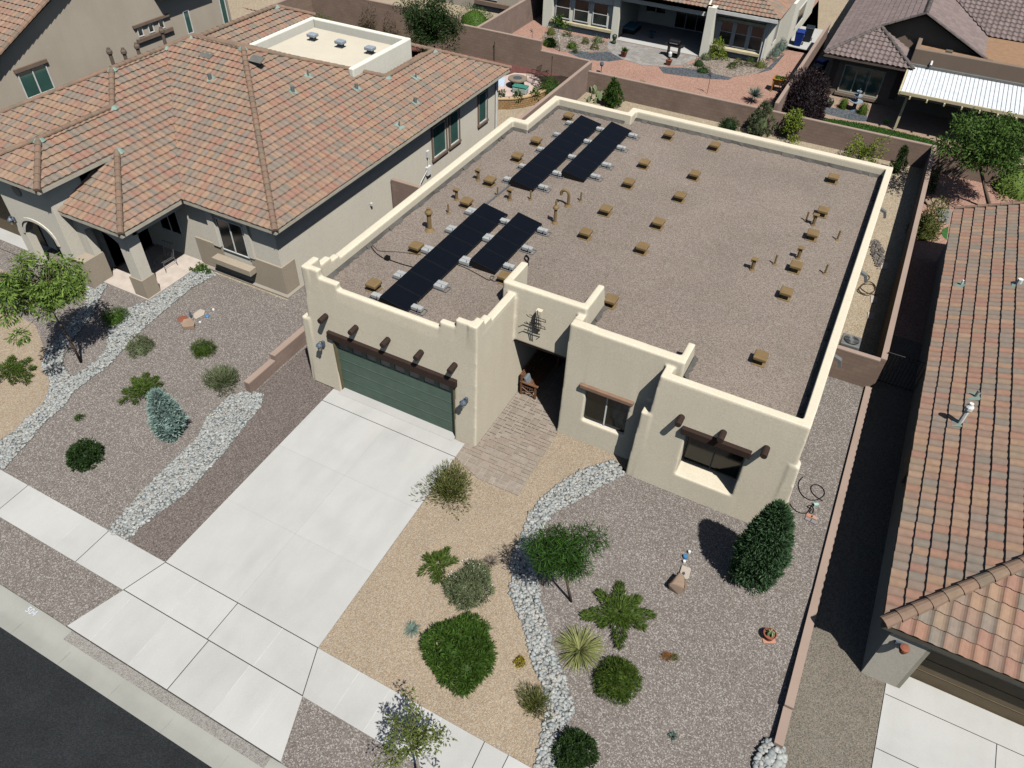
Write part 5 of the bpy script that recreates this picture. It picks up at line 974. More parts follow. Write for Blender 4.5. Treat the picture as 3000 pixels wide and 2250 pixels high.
def mound(name, p, rpx, hh, mat, label, cat='shrub', n=2600, leaf=0.09, lw=0.028, zmin=-0.05, up=0.35, jag=0.12, group=None, ry=1.0, inner=0.55):
    """leafy mound: clumps of sprays on a lumpy shell, drawn from photo centre p and radius rpx"""
    q = G(p, hh * 0.40); r_ = rpx * mpp(q); rad = np.array([r_, r_ * ry, hh])
    if inner > 0.3 and r_ > 0.2:
        nc = int(max(30, 230 * min(2.2, r_))); d = dirs(nc, zmin); lp = lumps(d, 7, jag); cen = d * rad * (lp * rng.uniform(0.76, 0.90, len(d)))[:, None]; cen[:, 2] = np.maximum(cen[:, 2], 0.02)
        V, Fq = clumped(d, n, rad, cen, 0.17 * r_ ** 0.6, leaf, lw, up * 0.3); V = V + q; V, Fq = merge(V, Fq, *corem(q, r_ * 0.70, r_ * ry * 0.70, hh * 0.60, rpx))
    else:
        d = dirs(n, zmin); lp = lumps(d, 7, jag); t = rng.uniform(inner * 0.6 + 0.05, 1.0, len(d)) ** 0.8; Pt = d * rad * (lp * t)[:, None]; D = d * 0.9 + rng.normal(size=d.shape) * 0.4 + np.array([0, 0, up]); Pt = Pt - unit(D) * leaf * 0.5; Pt[:, 2] = np.maximum(Pt[:, 2], 0.0); V, Fq = leaves(Pt + q, D, leaf, lw)
    return tag(np_obj(name, V, Fq, mat, origin=q), label, cat, group)
def tuft(name, p, rpx, mat, label, cat='grass clump', n=260, width=0.016, rise=(0.25, 1.2), droop=0.45, len_k=1.15, group=None):
    q = G(p); r_ = rpx * mpp(q) * len_k; a = rng.uniform(0, 6.283, n); e = rng.uniform(rise[0], rise[1], n); D = np.stack([np.cos(a) * np.cos(e), np.sin(a) * np.cos(e), np.sin(e)], 1)
    b = np.stack([np.cos(a), np.sin(a), 0 * a], 1) * rng.uniform(0, 0.1, (n, 1)) * r_; V, Fq = blades(q + b, D, r_ * rng.uniform(0.7, 1.1, n), width, droop)
    return tag(np_obj(name, V, Fq, mat, origin=q), label, cat, group)
def star(name, p, rpx, arms, mat, label, rot=0.0, n=260, group=None, thick=0.2):
    """prostrate juniper: arms = [(photo dx, photo dy)...] tips measured from the centre"""
    q = G(p, 0.12); Ps, Ds = [], []
    for dx, dy in arms:
        tip = G((p[0] + dx, p[1] + dy), 0.05); v = tip - q; v[2] = 0; L = np.linalg.norm(v); u_ = v / L; s_ = np.array([-u_[1], u_[0], 0]); kk_ = int(n * max(0.6, L))
        t = rng.uniform(0, 1, kk_); wd = thick * (1 - t) ** 0.8 * max(0.6, L) + 0.05; off = rng.uniform(-1, 1, kk_) * wd
        Pt = q + u_ * (t * L)[:, None] + s_ * off[:, None]; Pt[:, 2] = q[2] + 0.05 + (1 - t) * 0.16 + rng.uniform(0, 0.10, kk_)
        Ps.append(Pt); Ds.append(u_ * 1.0 + s_ * (off / (wd + 1e-6))[:, None] * 0.8 + rng.normal(size=(kk_, 3)) * 0.25 + np.array([0, 0, 0.15]))
    V, Fq = leaves(np.concatenate(Ps), np.concatenate(Ds), 0.14, 0.03)
    return tag(np_obj(name, V, Fq, mat, origin=q), label, 'juniper', group)
def cone_tree(name, base, top_px, rpx, mat, label, h=None, n=5200, leaf=0.13, lw=0.035, belly=0.3, cat='conifer', lean=0.0, up=1.0, pw=0.8):
    q = G(base); r_ = rpx * mpp(q)
    if h is None:
        rr = ray(*top_px); t = ((q[:2] - CP[:2]) @ rr[:2]) / (rr[:2] @ rr[:2]); h = (CP + rr * t)[2] - q[2]
    t = thing(name, q, label, cat); nc = int(max(60, n / 34)); z = rng.uniform(0, 1, nc) ** 0.85; pf = lambda zz: np.where(zz < belly, 0.66 + 0.34 * (zz / belly), (1 - (np.minimum(zz, 0.999) - belly) / (1 - belly)) ** pw); a = rng.uniform(0, 6.283, nc)
    d = np.stack([np.cos(a), np.sin(a), 0.3 + z * 0.9], 1); lp = lumps(unit(d), 8, 0.14); R_2 = r_ * pf(z) * lp * rng.uniform(0.80, 0.96, nc); cen = np.stack([np.cos(a) * R_2, np.sin(a) * R_2, z * h * 0.97 + 0.03], 1)
    V, Fq = clumped(unit(d), n, None, cen, (0.15 if lw > 0 else 0.1) * r_ ** 0.6, leaf, lw, up * 0.35); V = V + q
    V, Fq = merge(V, Fq, *corem(q, r_ * 0.66, r_ * 0.66, h * 0.86, rpx, lambda t_: float(pf(np.array(t_))) + 0.01)); np_obj('crown', V, Fq, mat, parent=t)
    m = M(); m.tube([q, q + np.array([0, 0, h * 0.7])], [0.06, 0.02], 6); m.build('trunk', BARK, t); return t
def tree(name, base, cpx, rpx, mat, label, bark=BARK, nclump=46, per=90, leaf=0.14, lw=0.035, flat=0.75, tr=0.07, crad=0.36, droop=0.15, h=None, stakes=False, hc=None, multi=0, jag=0.28):
    """branching tree: base and crown centre given in the photo, crown radius rpx"""
    q = G(base) if not isinstance(base, np.ndarray) else base
    rr = ray(*cpx); t = ((q[:2] - CP[:2]) @ rr[:2]) / (rr[:2] @ rr[:2]); c = CP + rr * t
    if hc is not None: c = at(cpx, q[2] + hc)
    r_ = rpx * mpp(c); o = thing(name, q, label, 'tree'); m = M(); cent = []
    d = dirs(nclump, -0.75); lp = lumps(d, 6, jag)
    C_l = c + d * np.array([r_, r_, r_ * flat]) * (lp * rng.uniform(0.35, 1.0, len(d)) ** 0.6)[:, None] * 0.86
    hub = c - np.array([0, 0, r_ * flat * 0.55]); hub = q + (hub - q) * 0.9
    stems = [(q, hub)] if not multi else [(q + np.array([rnd.uniform(-.1, .1), rnd.uniform(-.1, .1), 0]), hub + np.array([rnd.uniform(-.4, .4), rnd.uniform(-.4, .4), 0])) for _ in range(multi)]
    for a, b in stems: mid = (a + b) / 2 + np.array([rnd.uniform(-.06, .06), rnd.uniform(-.06, .06), 0]); m.tube([a - np.array([0, 0, 0.05]), mid, b], [tr, tr * 0.8, tr * 0.62], 8)
    for i, cc in enumerate(C_l):
        b = stems[i % len(stems)][1]; f = rnd.uniform(0.15, 0.4); s0 = b + (c - b) * f * 0.6; mid = (s0 + cc) / 2 + np.array([0, 0, 0.10 * r_]); m.tube([s0, mid, cc], [tr * 0.38, tr * 0.22, tr * 0.08], 5, caps=False)
    m.build('trunk', bark, o, smooth=True); k = len(C_l)
    cr = r_ * crad * rng.uniform(0.6, 1.15, k); u_ = unit(rng.normal(size=(k * per, 3))); R3 = np.repeat(cr, per)[:, None]; Pt = np.repeat(C_l, per, 0) + u_ * R3 * rng.uniform(0.25, 1, (k * per, 1)) * np.array([1, 1, 0.7])
    D = u_ * 0.7 + rng.normal(size=u_.shape) * 0.5 + np.array([0, 0, -droop]); V, Fq = leaves(Pt, D, leaf, lw); np_obj('crown', V, Fq, mat, parent=o)
    if stakes:
        for sx in (-0.35, 0.35): pass
    return o

# ---- front yard, right of the driveway
p = (1319, 1418); mound('willowy_shrub', p, 82, 1.15, L_OLV, 'airy olive green shrub at the corner of the driveway and paver walkway', n=3400, leaf=0.17, lw=0.022, jag=0.22, inner=0.1, up=0.5)
star('creeping_juniper', (1285, 1655), 60, [(-55, 28), (-38, -22), (28, -45), (50, -12), (-12, 52), (10, 50), (-5, -30)], L_JUN, 'small ragged creeping juniper half hidden behind the white flowered sage')
o = mound('flowering_sage', (1374, 1710), 66, 0.75, L_SAG, 'grey green sage bush dotted with tiny white flowers', n=5200, leaf=0.15, lw=0.02, jag=0.16, inner=0.5, up=0.9)
q = G((1374, 1705), 0.3); d = dirs(150, 0.0); V, Fq = leaves(q + d * np.array([66 * mpp(q), 66 * mpp(q), 0.78]) * lumps(d, 6, 0.1)[:, None], d, 0.035, 0.035); fl = np_obj('blossoms', V, Fq, L_WHT, parent=o)
tuft('dry_tuft', (1436, 1648), 26, L_GRY, 'small grey dry twiggy tuft beside the white flowered sage', 'dry plant', 220, 0.012, (0.2, 1.2), 0.2)
mound('spreading_juniper', (1350, 1905), 104, 0.55, L_GRN, 'largest broad bright green spreading juniper on the tan gravel', 'juniper', 15000, 0.13, 0.028, jag=0.2, inner=0.35, up=0.5, ry=1.0)
tuft('blue_tuft', (1208, 1845), 30, L_BAG, 'small spiky blue green tuft left of the broad spreading juniper', 'grass clump', 150, 0.016)
mound('golden_shrub', (1523, 1938), 20, 0.3, L_YEL, 'tiny golden yellow shrub at the edge of the curving river stones', n=420, leaf=0.06, lw=0.03)
mound('wiry_shrub', (1568, 2055), 55, 0.5, L_OLV, 'wiry olive shrub between golden shrub and sidewalk beside the curving stones', n=1500, leaf=0.2, lw=0.014, jag=0.2, inner=0.1, up=0.6)
mound('round_boxwood', (1685, 2195), 60, 0.75, L_DKG, 'dark glossy rounded shrub cut by the bottom edge beside the curving stones', n=4200, leaf=0.07, lw=0.035, jag=0.08)
mound('round_juniper', (1812, 1988), 66, 0.75, L_JUN, 'neat round green shrub below the red yucca on the mauve gravel', 'juniper', 4800, 0.10, 0.022, jag=0.05)
tuft('yucca', (1697, 1905), 82, L_YUC, 'large arching yellow green yucca with long thin leaves beside the curving stones', 'yucca', 420, 0.022, (0.1, 1.25), 0.35, 1.1)
star('creeping_juniper', (1812, 1798), 100, [(-105, 12), (-60, -62), (5, -88), (60, -45), (100, 5), (75, 42), (3, 100), (-52, 38), (20, 40)], L_JUN, 'large star shaped creeping juniper on the mauve gravel right of the small tree', n=420, thick=0.24)
tree('small_tree', (1674, 1762), (1652, 1612), 118, L_TR2, 'small feathery green tree with a leaning trunk beside the curving river stones', nclump=40, per=150, leaf=0.2, lw=0.024, tr=0.045, flat=0.62, crad=0.34, jag=0.4)
q = at((1674, 1764), -0.2)
mound('dry_clump', (1953, 1922), 16, 0.2, L_ORG, 'small dry orange clump with a green half on the mauve gravel', 'dry plant', 300, 0.1, 0.012, jag=0.2)
mound('green_clump', (1976, 1925), 13, 0.16, L_OLV, 'tiny olive green clump touching the dry orange clump', n=220, leaf=0.08, lw=0.012)
tuft('blue_agave', (1970, 2158), 17, L_BAG, 'small blue agave rosette near the bottom edge', 'agave', 46, 0.045, (0.3, 1.3), 0.0, 1.0)
cone_tree('dark_juniper_tree', (2192, 1700), (2258, 1468), 64, L_JTR, 'tall dark green cone shaped juniper at the right front corner of the adobe house', n=17000, leaf=0.15, lw=0.034, belly=0.42, pw=0.6)
bt = G((1222, 2300)); tree('street_tree', bt, (1215, 2165), 92, L_STR, 'sparse young street tree cut by the bottom edge, shadow on the sidewalk', bark=BARKL, nclump=40, per=36, leaf=0.11, lw=0.045, tr=0.04, crad=0.3, hc=2.0, jag=0.35)
# ---- left yard
tree('leafy_tree', (238, 1062), (128, 862), 142, L_TRE, 'leafy bright green tree with slender trunk in front of the arched porch', nclump=58, per=130, leaf=0.2, lw=0.055, tr=0.05, crad=0.27, flat=0.7, droop=0.5, jag=0.4)
mound('dark_shrub', (15, 840), 45, 1.1, L_DKG, 'dark green shrub at the left edge behind the leafy tree', n=2600, leaf=0.12)
mound('fine_shrub', (335, 926), 34, 0.55, L_GRN, 'fine leaved green shrub in the shadow of the leafy tree by the stones', n=1500, leaf=0.13, lw=0.016, up=0.8)
mound('bluish_shrub', (410, 1012), 36, 0.5, L_SAG, 'low bluish green shrub just right of the winding stone bed', n=1900, leaf=0.10, lw=0.022, up=0.9)
mound('olive_shrub', (593, 1020), 33, 0.45, L_JUN, 'low olive green shrub in the middle of the left gravel', n=1500, leaf=0.12, lw=0.016, up=0.7)
mound('spiky_sage', (652, 1107), 62, 0.55, L_SAG, 'broad spiky sage shrub beside the low pink wall', n=1700, leaf=0.26, lw=0.024, jag=0.2, inner=0.05, up=0.6)
star('creeping_juniper', (418, 1142), 60, [(-62, 40), (-55, 8), (-25, -30), (10, -45), (55, -15), (60, 10), (20, 30), (-20, 42), (40, -35)], L_JUN, 'star shaped creeping juniper just behind the blue spruce')
cone_tree('blue_spruce', (505, 1268), (468, 1146), 44, L_BLU, 'silvery blue dwarf spruce in the left gravel', n=9000, leaf=0.17, lw=0.034, belly=0.3, pw=0.75, up=1.9)
mound('tiny_shrub', (232, 1221), 15, 0.2, L_GRN, 'tiny bright green plant left of the blue spruce', n=240, leaf=0.07)
mound('round_boxwood', (246, 1328), 49, 0.75, L_DKG, 'dark round clipped shrub near the sidewalk in the left gravel', n=4200, leaf=0.08, lw=0.034, jag=0.06)
star('creeping_juniper', (30, 1085), 60, [(-40, 40), (-45, -10), (5, -38), (60, -32), (72, -5), (60, 20), (52, 38), (12, 40)], L_JUN, 'star shaped creeping juniper on tan gravel at the left edge')
for p, r0, lb in (((588, 785), 14, 'upright small green plant by the porch slab corner'), ((563, 792), 9, 'tiny dark plant left of the upright porch plant'), ((610, 795), 11, 'tiny dark plant right of the upright porch plant')): mound('porch_plant', p, r0, 0.35 if r0 == 14 else 0.2, L_GRN, lb, 'plant', 160, 0.12, 0.04, group='small plants by the porch corner')
# ---- back yards
T0 = at((1275, 150), 0); tree('tall_dark_tree', np.array([-13.2, 28.3, 0.5]), (1268, 70), 88, L_DKG, 'tall dark green tree behind the left house against the block wall', nclump=90, per=130, leaf=0.17, lw=0.06, flat=1.15, tr=0.1, crad=0.33)
def mound_at(name, x, y, z, r_, hh, mat, label, n=1500, leaf=0.12, lw=0.04, cat='shrub', jag=0.16, inner=0.3, up=0.4, group=None):
    q = np.array([x, y, z]); d = dirs(n, -0.1); t = rng.uniform(inner, 1, len(d)) ** 0.5; Pt = d * np.array([r_, r_, hh]) * (lumps(d, 7, jag) * t)[:, None]; Pt[:, 2] = np.maximum(Pt[:, 2], 0)
    V, Fq = leaves(Pt + q, d * 0.8 + rng.normal(size=d.shape) * 0.6 + np.array([0, 0, up * 0.6]), leaf, lw)
    if jag < 0.25 and r_ > 0.35: V, Fq = merge(V, Fq, *corem(q, r_ * 0.72, r_ * 0.72, hh * 0.78, x))
    return tag(np_obj(name, V, Fq, mat, origin=q), label, cat, group)
q = at((1083, 85), 0.9); mound_at('reddish_shrub', q[0], 30.6, 0.5, 0.8, 1.5, L_RED, 'left of two upright reddish shrubs before the highest wall section', up=1.2, jag=0.3)
q = at((1157, 95), 0.9); mound_at('reddish_shrub', q[0], 30.4, 0.5, 0.75, 1.2, L_RED, 'right of two upright reddish shrubs, close to the tall dark tree', up=1.2, jag=0.3)
q = ony((942, 50), 29.5); mound_at('green_shrub', q[0], 29.5, 0.5, 1.1, 1.2, L_GRN, 'bright green mound shrub peeking over the foam roofed box')
q = at((1390, 60), 0.8); mound_at('green_hedge', q[0], q[1], 0, 1.6, 1.9, L_GRN, 'dense green shrub beyond the wall beside the tall dark tree', n=2600, leaf=0.16)
def bush(name, p, rp, hh, mat, label, **k): q = G(p); return mound_at(name, q[0], q[1], 0, rp * mpp(q), hh, mat, label, **k)
cone_tree('bright_conifer', (1790, 312), (1792, 232), 30, L_GRN, 'bright green pyramidal shrub in front of the back wall beside the cactus', n=2600, leaf=0.14, lw=0.04, pw=0.7)
q = G((1745, 300)); ct = thing('prickly_pear', q, 'pale green paddle cactus beside the pyramidal shrub', 'cactus')
for i in range(14):
    x, y, z = q[0] + rnd.uniform(-0.5, 0.5), q[1] + rnd.uniform(-0.25, 0.25), rnd.choice((0.2, 0.5, 0.8)); m = M(); a = rnd.uniform(0, 3.14)
    n_ = 10; pts = [(x + math.cos(a) * 0.15 * math.cos(t) , y + math.sin(a) * 0.15 * math.cos(t), z + 0.22 * math.sin(t)) for t in [6.283 * j / n_ for j in range(n_)]]; m.slab(pts, (-math.sin(a) * 0.05, math.cos(a) * 0.05, 0)); m.build('paddle', L_CAC, ct)
bush('dark_back_shrub', (2133, 378), 28, 0.8, L_DKG, 'small dark shrub against the back wall left of the silvery juniper', n=900)
cone_tree('silvery_juniper', (2218, 395), (2238, 300), 34, L_SAG, 'silvery blue upright juniper behind the roof edge', n=3600, leaf=0.16, lw=0.03, pw=0.7)
tree('lime_tree', (2332, 415), (2328, 365), 44, L_LIM, 'lime green young tree with a tall shoot before the back wall', nclump=26, per=70, leaf=0.13, lw=0.07, tr=0.03, crad=0.4, flat=0.9)
bush('lime_shrub', (2520, 470), 40, 1.5, L_LIM, 'loose lime green shrub behind the rear right parapet', n=1500, leaf=0.13, lw=0.06, jag=0.35)
cone_tree('thin_conifer', (2622, 505), (2632, 425), 17, L_DKG, 'narrow dark conifer at the rear right corner of the roof', n=1300, leaf=0.16)
bush('purple_shrub', (2345, 335), 74, 2.6, L_PUR, 'large purple black leaved shrub beyond the back wall', n=9000, leaf=0.16, lw=0.07, jag=0.18)
q = at((2210, 282), 0.4); n = 150; D = dirs(n, 0.0); V, Fq = blades(np.repeat(q[None], n, 0), D, rng.uniform(0.55, 0.75, n), 0.05, 0.0); tag(np_obj('blue_yucca', V, Fq, L_BAG, origin=q), 'round spiky blue yucca behind the back wall', 'yucca')
tree('big_leafy_tree', np.array([21.3, 27.6, 0.0]), (2895, 425), 132, L_BIG, 'big leafy green tree in the yard behind the right house', nclump=90, per=140, leaf=0.2, lw=0.07, tr=0.11, crad=0.34, flat=0.8)
q = at((3000, 520), 0.8); mound_at('edge_shrub', q[0], q[1], 0, 1.6, 1.6, L_TRE, 'green shrub behind the wall at the right edge', n=2200, leaf=0.16, lw=0.06)
bush('wall_shrub', (2700, 690), 40, 1.5, L_OLV, 'tall olive shrub against the far side of the shaded block wall', n=2400, leaf=0.14, lw=0.05); bush('ivy_shrub', (2720, 560), 16, 1.2, L_GRN, 'narrow green climber at the corner of the shaded block wall', n=700)
bush('lime_bush', (2100, 170), 28, 1.1, L_LIM, 'yellow green shrub at the left bay window corner of the ivory house patio', n=900, leaf=0.14, lw=0.07, jag=0.3)
i = 0
for p, rp, hh, mt, lb in ((kb(410, 490), 26, 0.7, L_JUN, 'wide green clump nearest the small white stemmed tree'), (kb(420, 370), 15, 0.6, L_OLV, 'olive brown clump below the ivory house left bay window'), (kb(650, 520), 17, 0.5, L_JUN, 'green clump at the front of the left stone chip bed'), (kb(790, 470), 12, 0.4, L_OLV, 'small round olive clump in the middle of the left stone chip bed'),
                        (kb(928, 455), 16, 0.5, L_SAG, 'round sage clump nearest the patio pavers'), (kb(890, 530), 13, 0.45, L_OLV, 'round olive clump at the front by the slate band'), (kb(680, 570), 8, 0.3, L_SAG, 'tiny pale clump on the slate band'), (kb(600, 390), 13, 0.7, L_GRN, 'green clump under the small white stemmed tree'),
                        (ke(300, 770), 16, 0.5, L_SAG, 'sage clump beside the yellow green shrub'), (ke(205, 850), 17, 0.5, L_DKG, 'dark round clump at the left end of the right chip bed'), (ke(260, 930), 22, 0.35, L_DKG, 'low dark clump touching the right slate band'), (ke(630, 880), 12, 0.4, L_JUN, 'green clump under the right bay window, leftmost of the four'), (ke(715, 840), 14, 0.4, L_OLV, 'olive clump under the right bay window, second of the four'),
                        (ke(860, 850), 14, 0.5, L_JUN, 'green clump under the right bay window, third of the four'), (ke(1000, 870), 18, 0.5, L_OLV, 'reddish olive clump under the right bay window, last of the four')):
    bush('garden_clump', p, rp, hh, mt, lb, n=420, leaf=0.12, lw=0.03, group='clumps in the ivory house garden beds')
for k_, p in enumerate((ke(1150, 780), ke(1210, 720), ke(1270, 650))): bush('blue_grass_clump', p, 14, 0.7, L_BAG, ('front', 'middle', 'rear')[k_] + ' blue grey grass clump along the side of the ivory house', n=420, leaf=0.22, lw=0.02, up=1.2, group='blue grasses along the ivory house')
tree('white_stem_tree', kb(515, 555), kb(500, 240), 22, L_GRN, 'small young tree with a pale trunk before the left bay window', bark=WHITE, nclump=14, per=34, leaf=0.16, lw=0.09, tr=0.03, crad=0.5, flat=0.9)
for p, lb in ((kg(1350, 1045), 'leftmost leafy plant in the curved planting strip'), (kg(1540, 1050), 'tallest leafy plant in the curved planting strip'), (kg(1720, 1020), 'small leafy plant in the curved planting strip near the chairs')):
    q = at(p, 0.6); mound_at('strip_plant', q[0], q[1], 0.5, 0.28, 0.5, L_GRN, lb, n=180, leaf=0.16, lw=0.07, cat='plant', group='plants in the curved strip')
q = at(kg(1880, 930), 0.7); mound_at('fern_shrub', q[0], q[1], 0.5, 0.75, 0.6, L_GRN, 'feathery green shrub beside the rocking chairs', n=900, leaf=0.2, lw=0.03); q = at(kg(1830, 920), 0.9); mound_at('potted_shrub', q[0], q[1], 0.5, 0.25, 0.6, L_OLV, 'small olive plant in a pot behind the chairs', n=200)
for p, r0, lb in ((k20(1035, 700), 16, 'left of two clipped green balls beside the fountain'), (k20(1160, 735), 17, 'right of two clipped green balls beside the fountain')): bush('clipped_ball', p, r0, 0.75, L_JUN, lb, n=1300, leaf=0.06, lw=0.02, jag=0.03, group='clipped balls by the fountain')
for p in (kb(1415, 870),): q = at(p, 0.3); mound_at('yellow_green_weed', q[0], q[1], 0, 0.25, 0.25, L_LIM, 'little yellow green weed behind the back wall', n=120)
# lawn strip
lawn = GP(k20, [(900, 765), (1050, 785), (1200, 810), (1400, 855), (1600, 905), (1700, 950), (1720, 1010), (1620, 960), (1400, 900), (1150, 845), (960, 805), (880, 790)])
P0 = np.array(lawn); n = 9000; Pt = np.stack([rng.uniform(P0[:, 0].min(), P0[:, 0].max(), n), rng.uniform(P0[:, 1].min(), P0[:, 1].max(), n)], 1); Pt = Pt[inside(Pt, lawn)]; Pt = np.concatenate([Pt, np.zeros((len(Pt), 1))], 1)
V, Fq = leaves(Pt, np.array([[0, 0, 1.0]]) + rng.normal(size=Pt.shape) * 0.4, 0.09, 0.04); tag(np_obj('lawn', V, Fq, GRASSM), 'narrow curved strip of bright green lawn beyond the back wall', 'grass', kind='stuff'); sheet('lawn_soil', lawn, plain('turf', (60, 110, 52)), 0.012)

# ================================================================== yard objects
def rock(name, p, r_, mat, label, cat='rock', sq=(1, 0.8, 0.6), seed=1, dz=0.0):
    q = G(p); bm = bmesh.new(); rr = random.Random(seed)
    for k in range(15):
        a = rr.uniform(0, 6.283); z = rr.uniform(-0.9, 1.0); h_ = math.sqrt(max(0.12, 1 - 0.55 * z * z)) * rr.uniform(0.75, 1.0); bm.verts.new((math.cos(a) * h_ * sq[0] * r_, math.sin(a) * h_ * sq[1] * r_, z * sq[2] * r_))
    bmesh.ops.convex_hull(bm, input=bm.verts[:]); bmesh.ops.delete(bm, geom=[v for v in bm.verts if not v.link_faces], context='VERTS')
    bmesh.ops.bevel(bm, geom=bm.edges[:], offset=0.02 * r_ / 0.4, segments=1, affect='EDGES')
    me = bpy.data.meshes.new(name); bm.to_mesh(me); bm.free(); me.materials.append(mat); o = bpy.data.objects.new(name, me); COL.objects.link(o); o.location = (q[0], q[1], q[2] + r_ * sq[2] * 0.45 + dz); return tag(o, label, cat)
rock('boulder', (1980, 1720), 0.40, ROCKO, 'angular peach coloured boulder beside the flat pale slab', sq=(0.85, 0.95, 0.8), seed=5)
def slabrock(name, fn, pts, z, th_, mat, label, cat='flagstone'):
    P_ = [G(fn(*p)) for p in pts]; m = M(); m.prism([(a[0], a[1]) for a in P_], P_[0][2] + z, P_[0][2] + z + th_); return tag(m.build(name, mat, origin=P_[0], bevel=0.015), label, cat)
ks = K(1900, 1560, 200 / 2212)
slabrock('pale_slab', ks, [(1090, 1090), (1340, 1180), (1370, 1230), (1290, 1510), (1230, 1560), (990, 1480), (975, 1410), (1060, 1120)], 0.0, 0.07, ROCKG, 'flat pale rectangular slab lying beside the peach boulder')
for p, c_, r0, lb, ct_, nm in (((1310, 670), WHITE, 0.05, 'upper small white stone jar behind the blue lid', 'jar', 'white_jar'), ((1185, 820), BLUEG, 0.08, 'round blue glazed disc between two white jars', 'disc', 'blue_disc'), ((1145, 980), WHITE, 0.05, 'lower small white stone jar in front of the blue disc', 'jar', 'white_jar')):
    q = G(ks(*p)); m = M(); m.lathe(q, [(r0 * 0.9, 0), (r0, 0.05), (r0 * 0.9, 0.11), (r0 * 0.5, 0.115)], 14); tag(m.build(nm, c_, origin=q), lb, ct_, 'garden ornaments on the mauve gravel' if 'jar' in nm else None)
q = G(ks(1040, 1510)); m = M(); m.tube([q, q + np.array([0.03, 0.02, 0.3])], 0.012, 6); m.lathe(q + np.array([0.03, 0.02, 0.28]), [(0.02, 0), (0.05, 0.03), (0.03, 0.08)], 10); tag(m.build('solar_stake_light', PEWT, origin=q), 'small stake light standing between boulder and pale slab', 'stake light')
q = G((2250, 1868)); pt = thing('potted_cactus', q, 'terracotta pot with a pale green cactus on a tile, right gravel yard', 'pot plant'); m = M(); m.lathe(q, [(0.13, 0.02), (0.17, 0.2), (0.19, 0.24), (0.165, 0.245), (0.16, 0.2)], 20); m.build('pot', TERRA, pt)
m = M(); m.cbox((q[0], q[1], q[2] + 0.012), (0.36, 0.36, 0.02), rz=0.5); m.build('tile', plain('pink_tile', (206, 150, 124)), pt); m = M()
for i in range(5):
    a = i * 1.3; c = (q[0] + 0.06 * math.cos(a), q[1] + 0.06 * math.sin(a), q[2] + 0.27); pts = [(c[0] + 0.06 * math.cos(t) * math.cos(a), c[1] + 0.06 * math.cos(t) * math.sin(a), c[2] + 0.09 * math.sin(t)) for t in [6.283 * j / 10 for j in range(10)]]; m.slab(pts, (-math.sin(a) * 0.03, math.cos(a) * 0.03, 0))
m.build('cactus', L_CAC, pt)
kn = K(2250, 1350, 250 / 2074)
for pts, nm, lb in (([(840, 405), (760, 500), (735, 620), (790, 790), (880, 890), (1000, 955), (1120, 965), (1230, 940), (1340, 860), (1370, 780), (1330, 680), (1240, 610), (1130, 585), (1060, 620), (1040, 700), (1100, 820), (1230, 930), (1330, 985)], 'garden_hose', 'black garden hose looped on the gravel beside the right wall of the house'),
                    ([(530, 1050), (600, 1160), (720, 1250), (860, 1285), (960, 1260), (1010, 1180), (1060, 1110), (1100, 1180), (1080, 1280), (1010, 1260), (1050, 1180), (940, 1120), (1080, 1090), (1150, 1100)], 'drip_line', 'dark irrigation tubing coiled by the small brick pad')):
    P_ = [G(kn(*p)) + np.array([0, 0, 0.02]) for p in pts]; Q = []
    for i in range(len(P_) - 1):
        p0, p1, p2, p3 = P_[max(i - 1, 0)], P_[i], P_[i + 1], P_[min(i + 2, len(P_) - 1)]
        for t in (0, .25, .5, .75): Q.append(0.5 * ((2 * p1) + (-p0 + p2) * t + (2 * p0 - 5 * p1 + 4 * p2 - p3) * t * t + (-p0 + 3 * p1 - 3 * p2 + p3) * t ** 3))
    m = M(); m.tube(Q + [P_[-1]], 0.016, 6); tag(m.build(nm, BLACK, origin=Q[0]), lb, 'hose')
q = G(kn(1150, 1090)); m = M(); m.cbox((q[0], q[1], q[2] + 0.06), (0.16, 0.09, 0.1), rz=0.6); tag(m.build('sprinkler_valve', plain('pale_aqua', (176, 214, 204)), origin=q, bevel=0.01), 'pale aqua sprinkler valve at the end of the irrigation tubing', 'valve')
for i, (p, c_) in enumerate((((1000, 1350), (206, 142, 112)), ((1115, 1390), (198, 160, 142)), ((975, 1430), (160, 150, 148)), ((1095, 1490), (152, 150, 152)))):
    q = G(kn(*p)); m = M(); m.cbox((q[0], q[1], q[2] + 0.02), (0.2, 0.13, 0.05), rz=-0.1); tag(m.build('paver_brick', plain('brick%d' % i, c_), origin=q, bevel=0.006), ('salmon brick', 'pinkish brick', 'left grey brick', 'right grey brick')[i] + ' of the small four brick pad beside the house', 'brick', 'bricks of the small pad')
